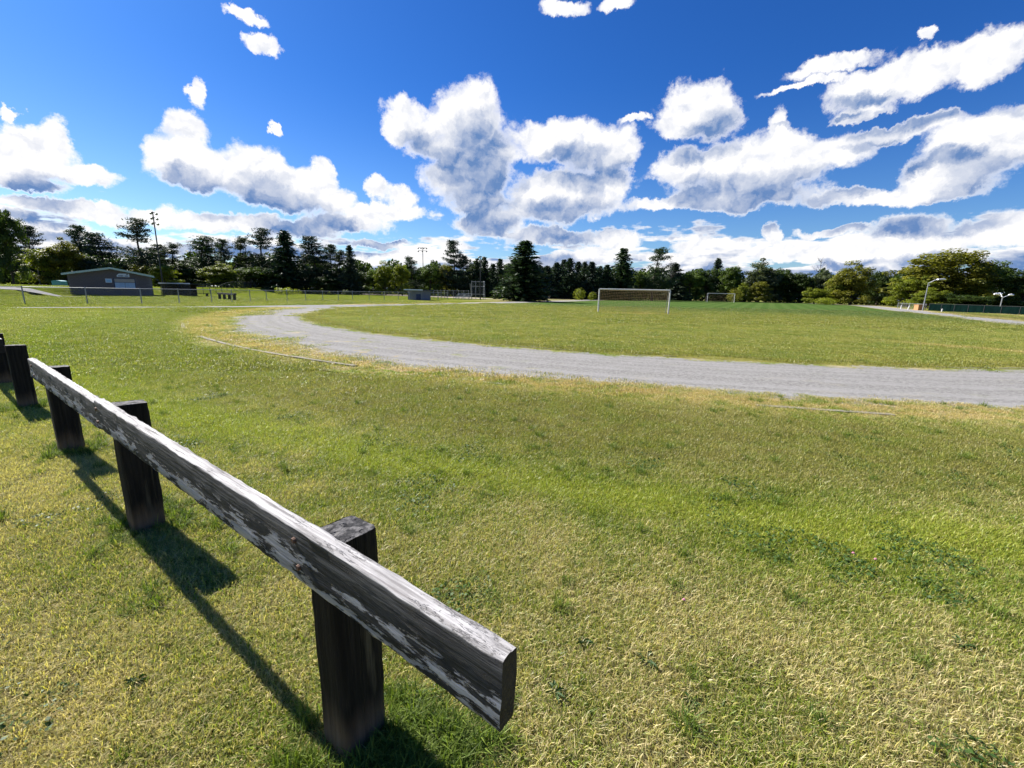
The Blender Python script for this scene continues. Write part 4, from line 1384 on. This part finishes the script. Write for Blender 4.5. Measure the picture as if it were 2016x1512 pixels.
MAPLES = [maple_proto(s, o) for s, o in ((1, 0), (2, 0), (3, 0.12), (4, 0), (5, 0.1))]
SPRUCES = [spruce_proto(s) for s in (11, 12, 13, 14)]
BIGSPRUCE = [spruce_proto(15, True)]
PINES = [pine_proto(21, 0.6, 0.22, 0.35), pine_proto(22, -0.3, 0.12), pine_proto(23, 0.2, 0.05), pine_proto(24, 0.5, 0.18), pine_proto(25, -0.6, 0.2, 0.25), pine_proto(26, 0.0, 0.1)]
TREES = [
('maple',-84.0,74.0,14.3,6.0,0,'tall dark broadleaf tree by itself at the paved path'),
('maple',-108.1,96.0,6.9,8.9,0,'dark broadleaf tree left of the slanting pine by the lawn'),
('pine',-106.1,98.0,12.4,5.8,0,'wind-bent pine rising between dark broadleaf trees near the paved path'),
('maple',-95.5,90.0,7.5,8.3,2,'broad yellow-green tree beside the brick hut'),
('maple',-93.0,92.0,9.5,8.4,3,'big rounded olive tree directly left of the brick hut'),
('pine',-93.9,97.0,12.6,5.7,1,'pine with flag-shaped top behind the olive tree by the hut'),
('maple',-94.0,99.0,7.0,6.8,0,'low dark tree behind the left eave of the brick hut'),
('pine',-87.3,95.0,10.8,7.6,2,'thick twin-topped pine behind the ridge of the brick hut'),
('maple',-83.2,93.0,5.7,7.5,2,'yellow-green tree behind the serving hatch of the hut'),
('pine',-79.0,94.0,13.6,7.7,3,'tallest airy pine with gaps, behind the right slope of the hut'),
('maple',-75.6,91.0,5.3,6.3,3,'small rust-tinged tree behind the right eave of the hut'),
('pine',-79.4,100.0,9.2,6.0,4,'short pine beside the tallest floodlight pole'),
('pine',-78.5,102.0,9.7,5.8,0,'pine right of the tallest floodlight pole'),
('maple',-69.5,88.0,4.3,6.1,2,'leafy tree behind the long dugout'),
('maple',-71.3,96.0,5.5,7.8,0,'dark bushy tree behind the long dugout roof end'),
('pine',-73.6,104.0,11.5,9.3,1,'wide flat-branched pine behind the long dugout'),
('pine',-73.5,108.0,9.9,4.9,2,'thin pine next to the wide flat-branched pine'),
('pine',-72.8,112.0,11.7,5.4,3,'narrow pine left of the twin-arm floodlight'),
('pine',-69.2,112.0,12.3,5.9,4,'narrow pine touching the twin-arm floodlight'),
('maple',-65.1,98.0,5.5,9.1,2,'yellow-green mound-shaped tree behind the low timber barrier'),
('maple',-62.0,104.0,5.5,8.4,1,'round green tree at the foot of the twin-arm floodlight'),
('pine',-63.7,112.0,14.3,7.9,0,'tall pine with long upswept arms right of the twin-arm floodlight'),
('maple',-57.9,106.0,4.8,7.4,0,'dark low tree between the two tallest pines of the outfield'),
('spruce',-54.2,106.0,14.3,7.9,0,'tall broad dark conifer above the bright ground shrub'),
('pine',-53.0,112.0,9.5,5.9,3,'half-hidden pine between the broad conifer and the pine clump'),
('pine',-49.0,110.0,13.4,8.3,2,'leading pine of the clump behind the outfield'),
('pine',-46.2,112.0,11.9,5.6,1,'second pine of the clump behind the outfield'),
('pine',-43.5,110.0,10.5,4.5,4,'shorter pine of the clump next to the pale spire conifer'),
('spruce',-39.8,108.0,11.6,4.2,3,'pale thin spire conifer ending the pine clump'),
('maple',-44.3,104.0,4.5,8.4,0,'dark low tree under the pine clump'),
('maple',-38.0,110.0,6.3,6.3,0,'small dark round tree after the pale spire conifer'),
('maple',-35.6,112.0,6.6,5.9,1,'round green tree before the two yellow trees'),
('maple',-32.0,110.0,8.3,5.6,2,'first of two bright yellow-green trees behind the outfield'),
('maple',-27.9,110.0,7.9,5.8,2,'second of two bright yellow-green trees, beside the cloud-topped pine'),
('pine',-26.0,114.0,9.5,4.7,1,'compact cloud-topped pine behind the small dugout'),
('maple',-21.3,112.0,8.9,7.4,1,'green tree behind the slim floodlight above the small dugout'),
('maple',-17.4,113.0,8.4,6.7,3,'olive tree left of the lone tall pine'),
('pine',-14.9,112.0,13.4,5.9,2,'lone tall pine standing above the backstop trees'),
('pine',-12.9,112.0,9.8,4.6,0,'small pine leaning on the lone tall pine'),
('maple',-11.4,115.0,9.2,4.5,0,'dark tree behind the backstop'),
('bigspruce',1.9,81.0,10.6,10.3,1,'big full spruce standing alone at the track edge'),
('spruce',27.0,112.0,12.8,6.9,1,'tall pointed spruce behind the near goal crossbar'),
('pine',34.4,110.0,12.8,6.5,1,'spruce-like pine with spaced tiers behind the near goal post'),
('maple',32.3,114.0,7.8,6.5,1,'green tree between the two tall conifers behind the near goal'),
('spruce',43.8,122.0,10.0,7.0,3,'pale grey-green conifer right of the tiered pine'),
('maple',48.3,122.0,9.5,8.1,1,'round green tree left of the far goal'),
('maple',53.9,124.0,9.5,8.5,0,'dark round tree right behind the far goal'),
('spruce',59.0,130.0,12.2,5.0,0,'small pointed spruce poking above the far goal'),
('maple',61.6,126.0,10.3,8.6,1,'green tree right of the far goal'),
('maple',69.6,126.0,11.9,12.0,4,'big grey-green tree with thin top behind the corner flag area'),
('maple',75.8,126.0,10.9,8.6,0,'dark tree beside the big grey-green tree'),
('maple',64.5,116.0,5.7,5.9,3,'short yellow bush tree in front of the grey-green tree'),
('maple',61.2,118.0,5.1,4.1,2,'slim light green sapling at the edge of the wood'),
('maple',79.1,122.0,8.6,8.4,0,'low dark tree left of the yellow tree'),
('maple',82.9,120.0,9.3,6.8,4,'thin grey-leaved tree behind the mown field'),
('maple',73.6,108.0,4.5,5.7,2,'bright green rounded bush tree below the yellow tree'),
('maple',78.4,108.0,6.6,7.4,2,'light green tree in front of the orange-topped tree'),
('maple',80.8,106.0,10.3,10.8,3,'yellow-orange topped broad tree near the end of the running track'),
('maple',88.8,108.0,8.6,6.9,0,'dark tree to the right of the orange-topped tree'),
('maple',86.2,100.0,4.2,4.6,0,'low dark tree in the gap before the tennis courts'),
('maple',82.2,92.0,7.3,8.4,2,'mid green tree at the start of the courts fence'),
('maple',88.5,92.0,12.2,18.7,3,'huge rounded olive tree behind the street lamp'),
('maple',79.0,84.0,3.9,6.8,2,'bright yellow-green bush behind the street lamp'),
('maple',95.8,90.0,10.0,8.6,1,'green tree right of the huge olive tree'),
('maple',98.8,86.0,8.4,9.8,0,'dark reddish-green tree behind the triple-head lamp'),
('maple',81.8,80.0,3.1,8.3,0,'dark undergrowth tree behind the green windscreen'),
('spruce',-9.3,111.4,9.4,4.0,0,'*ROW'),
('spruce',-7.8,114.5,10.0,4.8,0,'*ROW'),
('spruce',-5.4,112.2,8.3,4.3,0,'*ROW'),
('spruce',-3.6,110.3,9.5,4.0,0,'*ROW'),
('spruce',-1.3,113.8,8.3,5.6,2,'*ROW'),
('spruce',0.3,113.4,9.5,5.2,2,'*ROW'),
('spruce',2.7,112.6,8.1,4.1,2,'*ROW'),
('spruce',4.8,111.8,9.0,4.2,2,'*ROW'),
('spruce',6.5,112.3,8.0,5.6,0,'*ROW'),
('spruce',8.4,114.3,8.2,5.1,0,'*ROW'),
('spruce',10.6,112.6,9.0,4.7,2,'*ROW'),
('spruce',12.6,113.9,9.9,4.5,2,'*ROW'),
('spruce',13.7,110.7,9.9,5.1,0,'*ROW'),
('spruce',16.4,115.0,9.4,4.7,2,'*ROW'),
('spruce',17.7,112.8,9.3,4.3,0,'*ROW'),
('spruce',19.2,110.9,9.3,5.3,2,'*ROW'),
('spruce',21.0,109.4,8.1,4.0,0,'*ROW'),
('spruce',22.9,110.4,8.5,5.0,0,'*ROW'),
]
ROWLABEL = 'narrow dark conifer in the close-set row behind the lone spruce'
NAMES = {'maple': 'broadleaf_tree', 'pine': 'pine_tree', 'spruce': 'spruce_tree', 'bigspruce': 'spruce_tree'}
cnt = 0
for kind, x, y, h, w, ci, label in TREES:
    var = {'maple': MAPLES, 'pine': PINES, 'spruce': SPRUCES, 'bigspruce': BIGSPRUCE}[kind]
    tm, cm, H0, W0 = var[cnt % len(var)]
    cnt += 1
    z = tz(x, y)
    if label == '*ROW':
        root = thing(NAMES[kind], (x, y, z), ROWLABEL, 'tree', 'close-set conifer row')
    else:
        root = thing(NAMES[kind], (x, y, z), label, 'tree')
    kw = {'maple': 1.05, 'pine': 1.25, 'spruce': 1.35, 'bigspruce': 1.08}[kind]
    root.scale = (kw * w / W0, kw * w / W0, h / H0)
    rz = random.uniform(0, 2 * pi) if kind != 'pine' else random.uniform(-0.6, 0.6)
    root.rotation_euler = (0, 0, rz)
    mat = (LEAF if kind == 'maple' else NEEDLE)[ci]
    link('trunk', tm, BARK, root)
    c = link('crown', cm, mat, root)
    c.material_slots[0].link = 'OBJECT'
    c.material_slots[0].material = mat


def bare_tree(x, y, h, label, seed):
    r = np.random.default_rng(seed)
    root = thing('bare_tree', (x, y, tz(x, y)), label, 'tree', 'leafless trees in the wood')
    mb = MB()
    limb(mb, [Vector((0, 0, -0.2)), Vector((0.1, 0, h * 0.4)), Vector((0, 0.1, h * 0.97))], 0.14, 0.025, 7)
    mb.obj('trunk', DEADWOOD, root)
    mb = MB()
    for k in range(22):
        z = h * r.uniform(0.4, 0.93)
        a = r.uniform(0, 2 * pi)
        L = h * r.uniform(0.10, 0.26) * (1.25 - z / h)
        e = Vector((cos(a) * L, sin(a) * L, z + L * r.uniform(0.8, 1.6)))
        limb(mb, [Vector((0, 0, z)), (Vector((0, 0, z)) + e) / 2 + Vector((0, 0, -0.06 * L)), e], 0.045, 0.012, 5)
        for q in range(4):
            f = r.uniform(0.35, 0.95)
            s_ = Vector((0, 0, z)).lerp(e, f)
            d = Vector(r.normal(0, 1, 3)) * 0.3 + Vector((cos(a) * .4, sin(a) * .4, 0.9))
            mb.tube(s_, s_ + d * L * 0.5, 0.016, 0.006, 4)
    mb.obj('branches', DEADWOOD, root)


bare_tree(-101, 94, 10.6, 'leafless grey tree beside the wind-bent pine', 3)
bare_tree(86.0, 126, 12.6, 'leafless grey tree rising behind the dark tree by the grey-green crown', 4)
bare_tree(42.5, 121, 11.2, 'leafless thin tree between tiered pine and pale conifer', 5)
bare_tree(-79.5, 112, 11.6, 'leafless thin tree beside the thin pine', 6)


# shrubs that stand clear of the wood
def shrub(x, y, h, w, ci, label, seed):
    r = np.random.default_rng(seed)
    root = thing('shrub', (x, y, tz(x, y)), label, 'shrub')
    mb = MB()
    for k in range(5):
        a = r.uniform(0, 2 * pi)
        mb.tube((0, 0, -0.1), (cos(a) * w * .3, sin(a) * w * .3, h * .7), 0.03, 0.01, 5)
    mb.obj('stems', BARK, root)
    m = 1500
    d = rand_dirs(r, m)
    P = d * np.array([w / 2, w / 2, h / 2]) * (r.uniform(0.3, 1.0, (m, 1)) ** 0.5) * (1 + 0.25 * np.sin(d[:, :1] * 7 + d[:, 1:2] * 5)) + np.array([0, 0, h / 2])
    nrm = unit(d + r.normal(0, 0.6, (m, 3)) + np.array([0, 0, .6]))
    u = unit(np.cross(nrm, rand_dirs(r, m)))
    s = r.uniform(0.07, 0.14, (m, 1))
    V, F, a = quads(P, u * s, np.cross(nrm, u) * s * 0.7, np.clip(r.normal(0.6, 0.2, m), 0, 1))
    V[:, 2] = np.maximum(V[:, 2], 0.02)
    link('foliage', mesh_np('foliage', V, F, attr={'rnd': a}), LEAF[ci], root)


shrub(-46.8, 90.5, 1.35, 5.0, 2, 'low bright yellow-green shrub spreading on the outfield grass', 1)
shrub(-38.0, 100.0, 1.1, 2.0, 4, 'small pale grey shrub on the outfield grass', 2)
shrub(15.0, 101.0, 2.6, 2.6, 2, 'light green shrub at the foot of the dark conifer row', 3)
shrub(18.2, 102.0, 1.8, 1.8, 2, 'smaller light green shrub next to the near goal post', 4)
shrub(56.5, 113.0, 3.4, 3.4, 3, 'yellowish shrub at the wood edge right of the far goal', 5)
shrub(72.0, 101.5, 1.6, 4.4, 2, 'low bright bush under the yellow-orange topped tree', 6)
shrub(-4.0, 93.0, 0.9, 0.9, 4, 'little grey weed bush left of the white barrel', 7)


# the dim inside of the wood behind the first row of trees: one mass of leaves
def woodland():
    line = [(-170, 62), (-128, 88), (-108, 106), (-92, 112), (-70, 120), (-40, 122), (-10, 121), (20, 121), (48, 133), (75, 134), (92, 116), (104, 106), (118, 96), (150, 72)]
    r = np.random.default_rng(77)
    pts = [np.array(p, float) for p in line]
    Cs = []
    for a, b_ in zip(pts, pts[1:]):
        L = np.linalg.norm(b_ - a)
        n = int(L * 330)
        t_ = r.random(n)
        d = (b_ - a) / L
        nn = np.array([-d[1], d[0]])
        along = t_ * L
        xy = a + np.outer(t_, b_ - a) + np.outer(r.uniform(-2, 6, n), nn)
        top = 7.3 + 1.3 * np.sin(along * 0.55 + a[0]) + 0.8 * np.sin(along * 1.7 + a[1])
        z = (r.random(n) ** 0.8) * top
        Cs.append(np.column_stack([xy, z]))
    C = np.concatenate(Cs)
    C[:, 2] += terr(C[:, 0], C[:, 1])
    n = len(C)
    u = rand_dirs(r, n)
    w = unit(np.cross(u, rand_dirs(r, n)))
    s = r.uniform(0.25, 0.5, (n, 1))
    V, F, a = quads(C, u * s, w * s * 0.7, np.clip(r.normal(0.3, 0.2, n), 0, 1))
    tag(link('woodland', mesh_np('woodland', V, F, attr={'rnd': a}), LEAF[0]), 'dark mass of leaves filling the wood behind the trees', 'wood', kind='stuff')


woodland()


# ------------------------------------------------------------------ grass blades on the lawn (one mass)
def tuft(name, seed, size, n, hmin, hmax, wid, fallen=0.3):
    r = np.random.default_rng(seed)
    root = np.column_stack([r.uniform(-size, size, n), r.uniform(-size, size, n), np.zeros(n)])
    lay = np.where(r.random(n) < fallen, r.uniform(1.0, 2.2, n), r.uniform(0.15, 0.9, n))
    a = r.uniform(0, 2 * pi, n)
    h = r.uniform(hmin, hmax, n) * (0.7 + 0.6 * r.random(n))
    d = np.column_stack([np.cos(a), np.sin(a), np.zeros(n)])
    side = np.column_stack([-np.sin(a), np.cos(a), np.zeros(n)])
    tw = r.normal(0, 0.6, n)
    side = unit(side * np.cos(tw)[:, None] + d * np.sin(tw)[:, None])
    w = (r.uniform(0.6, 1.25, n) * wid)[:, None]
    k = h / np.sqrt(1 + lay ** 2)
    up = np.column_stack([np.zeros(n), np.zeros(n), k])
    p1 = root + d * (k * lay * 0.32)[:, None] + up * 0.58
    p2 = root + d * (k * lay)[:, None] + up * r.uniform(0.72, 1.0, (n, 1))
    V = np.stack([root - side * w, root + side * w, p1 + side * w * 0.85, p1 - side * w * 0.85, p2], 1).reshape(-1, 3)
    b_ = np.arange(n) * 5
    F4 = np.stack([b_, b_ + 1, b_ + 2, b_ + 3], 1)
    F3 = np.stack([b_ + 3, b_ + 2, b_ + 4], 1)
    rnd = np.repeat(r.random(n), 5)
    hg = np.tile([0, 0, 0.6, 0.6, 1.0], n)
    me = mesh_np(name, V, F4, F3, attr={'rnd': rnd, 'hgt': hg})
    me.materials.append(BLADE)
    return bpy.data.objects.new(name, me)


LUSHBLADE = leaf_mat('lush_blade', (0.05, 0.10, 0.014), (0.20, 0.26, 0.04), 0.38)
tufts_col = bpy.data.collections.new('grass_tufts')
for i in range(6):
    tufts_col.objects.link(tuft('tuft_%d' % i, 100 + i, 0.13, 320, 0.02, 0.052, 0.0016, 0.6))
far_col = bpy.data.collections.new('grass_tufts_far')
for i in range(4):
    far_col.objects.link(tuft('farturf_%d' % i, 200 + i, 0.45, 620, 0.025, 0.06, 0.0038, 0.5))
wide_col = bpy.data.collections.new('grass_tufts_wide')
for i in range(3):
    wide_col.objects.link(tuft('wideturf_%d' % i, 250 + i, 1.3, 1500, 0.03, 0.06, 0.009, 0.4))
clump_col = bpy.data.collections.new('grass_clumps')
for i in range(4):
    o = tuft('clump_%d' % i, 300 + i, 0.035, 75, 0.06, 0.13, 0.0021, 0.55)
    o.data.materials[0] = LUSHBLADE
    clump_col.objects.link(o)


def scatter(name, pts, coll, smin, smax, label):
    me = bpy.data.meshes.new(name)
    me.vertices.add(len(pts))
    me.vertices.foreach_set('co', np.asarray(pts, np.float32).ravel())
    me.update()
    me.materials.append(BLADE)
    o = link(name, me, None)
    ng = bpy.data.node_groups.new(name, 'GeometryNodeTree')
    ng.interface.new_socket('Geometry', in_out='INPUT', socket_type='NodeSocketGeometry')
    ng.interface.new_socket('Geometry', in_out='OUTPUT', socket_type='NodeSocketGeometry')
    N, Lk = ng.nodes, ng.links
    gi, go = N.new('NodeGroupInput'), N.new('NodeGroupOutput')
    ip = N.new('GeometryNodeInstanceOnPoints')
    ci = N.new('GeometryNodeCollectionInfo')
    ci.inputs['Collection'].default_value = coll
    ci.inputs['Separate Children'].default_value = True
    ci.inputs['Reset Children'].default_value = True
    ip.inputs['Pick Instance'].default_value = True
    rv = N.new('FunctionNodeRandomValue')
    rv.data_type = 'FLOAT_VECTOR'
    rv.inputs[0].default_value = (-0.06, -0.06, 0)
    rv.inputs[1].default_value = (0.06, 0.06, 6.283)
    rs = N.new('FunctionNodeRandomValue')
    rs.data_type = 'FLOAT'
    rs.inputs[2].default_value = smin
    rs.inputs[3].default_value = smax
    rs.inputs['Seed'].default_value = 7
    Lk.new(gi.outputs[0], ip.inputs['Points'])
    Lk.new(ci.outputs[0], ip.inputs['Instance'])
    Lk.new(rv.outputs[0], ip.inputs['Rotation'])
    Lk.new(rs.outputs[1], ip.inputs['Scale'])
    Lk.new(ip.outputs[0], go.inputs[0])
    md = o.modifiers.new('scatter', 'NODES')
    md.node_group = ng
    return tag(o, label, 'grass', kind='stuff')


KEEP_OFF = [([(-13.5, 46.0), (-18.5, 39.2), (-22.0, 35.4)], 1.9), ([(-22.0, 35.4), (-25.5, 32.0), (-29.5, 28.6), (-41, 20.8)], 0.55),
            ([(-110, 70.5), (-90, 61.5), (-74, 55.7), (-64, 52.8)], 2.6), ([(-64, 53), (-57, 51.2), (-52, 50.2), (-46, 50.0)], 0.6),
            ([(-72, 58.5), (-82, 76)], 1.0)]


def lawn_points(n, ymin, ymax, side=1.35, margin=2.0, seed=1, power=1.0, clear=0.0):
    r = np.random.default_rng(seed)
    y = ymin + (ymax - ymin) * r.random(n * 3) ** power
    hw_ = side * np.maximum(y, 0) + margin
    keep = r.random(len(y)) < hw_ / hw_.max()
    y, hw_ = y[keep], hw_[keep]
    x = r.uniform(-1, 1, len(y)) * hw_
    R = oval(x, y)
    out = np.where(x < -5, 28.6, 29.3)
    ok = (R < 24.9 - np.abs(r.normal(0, 0.25, len(R)))) | (R > out - 0.5 + r.exponential(0.55, len(R)))
    for line, wid_ in KEEP_OFF:                  # paths and the sandy infield stay bare
        for (ax, ay), (bx, by) in zip(line, line[1:]):
            vx, vy = bx - ax, by - ay
            f = np.clip(((x - ax) * vx + (y - ay) * vy) / (vx * vx + vy * vy), 0, 1)
            ok &= np.hypot(x - ax - f * vx, y - ay - f * vy) > wid_ + clear
    x, y = x[ok][:n], y[ok][:n]
    return np.column_stack([x, y, terr(x, y)])


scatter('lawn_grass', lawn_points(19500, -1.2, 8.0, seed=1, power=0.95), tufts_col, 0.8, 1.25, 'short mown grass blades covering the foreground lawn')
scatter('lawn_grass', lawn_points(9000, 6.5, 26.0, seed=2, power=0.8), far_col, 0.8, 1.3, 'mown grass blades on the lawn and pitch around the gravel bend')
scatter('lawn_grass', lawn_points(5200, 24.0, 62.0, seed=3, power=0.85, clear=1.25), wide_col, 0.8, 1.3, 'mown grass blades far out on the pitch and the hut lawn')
# longer tufts left by the mower round the posts and here and there on the lawn
cl = []
r_ = np.random.default_rng(9)
for s_ in (0.04, 2.37, 4.62, 7.13):
    c = Vector((-0.55, 1.2, 0)) + FD * s_ - FN * 0.07
    for k in range(46):
        a = r_.uniform(0, 2 * pi)
        d = 0.10 + abs(r_.normal(0, 0.09))
        cl.append((c.x + cos(a) * d * 1.2, c.y + sin(a) * d * 1.2, 0))
c = Vector((-0.55, 1.2, 0))
for k in range(95):
    cl.append((c.x + 0.30 + r_.normal(0, 0.13), c.y + 0.0 + r_.normal(0, 0.12), 0))
lone = lawn_points(420, 0.4, 7.0, seed=5)
cl = np.concatenate([np.array(cl), lone])
scatter('tall_grass', cl, clump_col, 0.6, 1.15, 'longer uncut grass tufts round the timber posts')

# broad-leaved weeds in the near lawn: rosettes, each a plant of its own
WEED = leaf_mat('weed_leaf', (0.03, 0.07, 0.015), (0.075, 0.13, 0.03), 0.3)


def rosette(x, y, s, label, seed):
    r = np.random.default_rng(seed)
    root = thing('weed', (x, y, tz(x, y)), label, 'weed', 'broad-leaved weeds in the lawn')
    for k in range(int(r.integers(7, 11))):
        a = r.uniform(0, 2 * pi)
        L = s * r.uniform(0.6, 1.0)
        V, F = [], []
        n = 6
        for i in range(n + 1):
            f = i / n
            wd = 0.11 * L * sin(pi * min(1, f * 0.95 + 0.05)) ** 0.8 * (1 + 0.25 * sin(i * 2.4))
            cx, cz = L * f, 0.012 + 0.30 * L * sin(f * pi * 0.8) * r.uniform(0.8, 1.0)
            V += [(cx, -wd, cz + 0.006), (cx, 0, cz), (cx, wd, cz + 0.006)]
        for i in range(n):
            for j in (0, 1):
                q = 3 * i + j
                F.append((q, q + 1, q + 4, q + 3))
        mb = MB()
        mb.V, mb.F = V, F
        o = mb.obj('leaf', WEED, root, smooth=True)
        o.rotation_euler = (0, r.uniform(-0.15, 0.1), a)


k = 0
for x, y, s in ((0.36, 1.72, 0.055), (0.62, 1.62, 0.065), (0.75, 1.43, 0.05), (1.9, 2.2, 0.06), (2.15, 1.75, 0.06), (0.2, 1.45, 0.06), (-1.5, 1.45, 0.05), (-0.75, 2.1, 0.045)):
    rosette(x, y, s, 'dark green broad-leaved weed rosette in the short lawn', 400 + k)
    k += 1


# clover and other low leaves mixed into the near turf (one mass), and three clover heads
def clover_patch(name, seed):
    r = np.random.default_rng(seed)
    n = 70
    a = r.uniform(0, 2 * pi, n)
    d = 0.10 * np.sqrt(r.random(n))
    C = np.column_stack([np.cos(a) * d, np.sin(a) * d, r.uniform(0.012, 0.035, n)])
    nrm = unit(np.array([0, 0, 1.0]) + r.normal(0, 0.45, (n, 3)))
    u = unit(np.cross(nrm, rand_dirs(r, n)))
    s = r.uniform(0.005, 0.010, (n, 1))
    V, F, q = quads(C, u * s, np.cross(nrm, u) * s * 0.85, r.random(n))
    me = mesh_np(name, V, F, attr={'rnd': q})
    me.materials.append(WEED)
    return bpy.data.objects.new(name, me)


clover_col = bpy.data.collections.new('clover_patches')
for i in range(4):
    clover_col.objects.link(clover_patch('clover_%d' % i, 500 + i))
base_pts = lawn_points(34, 0.5, 6.5, seed=8)
rr_ = np.random.default_rng(12)
cp = np.concatenate([base_pts + np.column_stack([rr_.normal(0, 0.14, (len(base_pts), 2)), np.zeros(len(base_pts))]) for _ in range(6)])
scatter('clover', cp, clover_col, 0.7, 1.4, 'patches of small dark clover leaves low in the near lawn')
PINK = plain('clover_pink', (0.55, 0.22, 0.30), 0.7, var=0.2, scale=80)
for x, y, lb in ((2.16, 2.44, 'pale pink clover head beside the bright green strip'), (2.25, 2.38, 'second pink clover head next to its twin by the green strip'),
                 (0.92, 1.98, 'lone pink clover head in the straw-coloured turf')):
    o = thing('clover_flower', (x, y, 0), lb, 'flower')
    MB().tube((0, 0, 0), (0.004, 0, 0.045), 0.0012, 0.001, 5).obj('stem', WEED, o)
    mb = MB()
    for k in range(14):
        a, e = k * 2.4, 0.2 + 1.2 * k / 14
        mb.tube((0.004, 0, 0.045), (0.004 + 0.009 * cos(a) * cos(e), 0.009 * sin(a) * cos(e), 0.045 + 0.010 * sin(e)), 0.002, 0.0028, 5)
    mb.obj('petals', PINK, o)
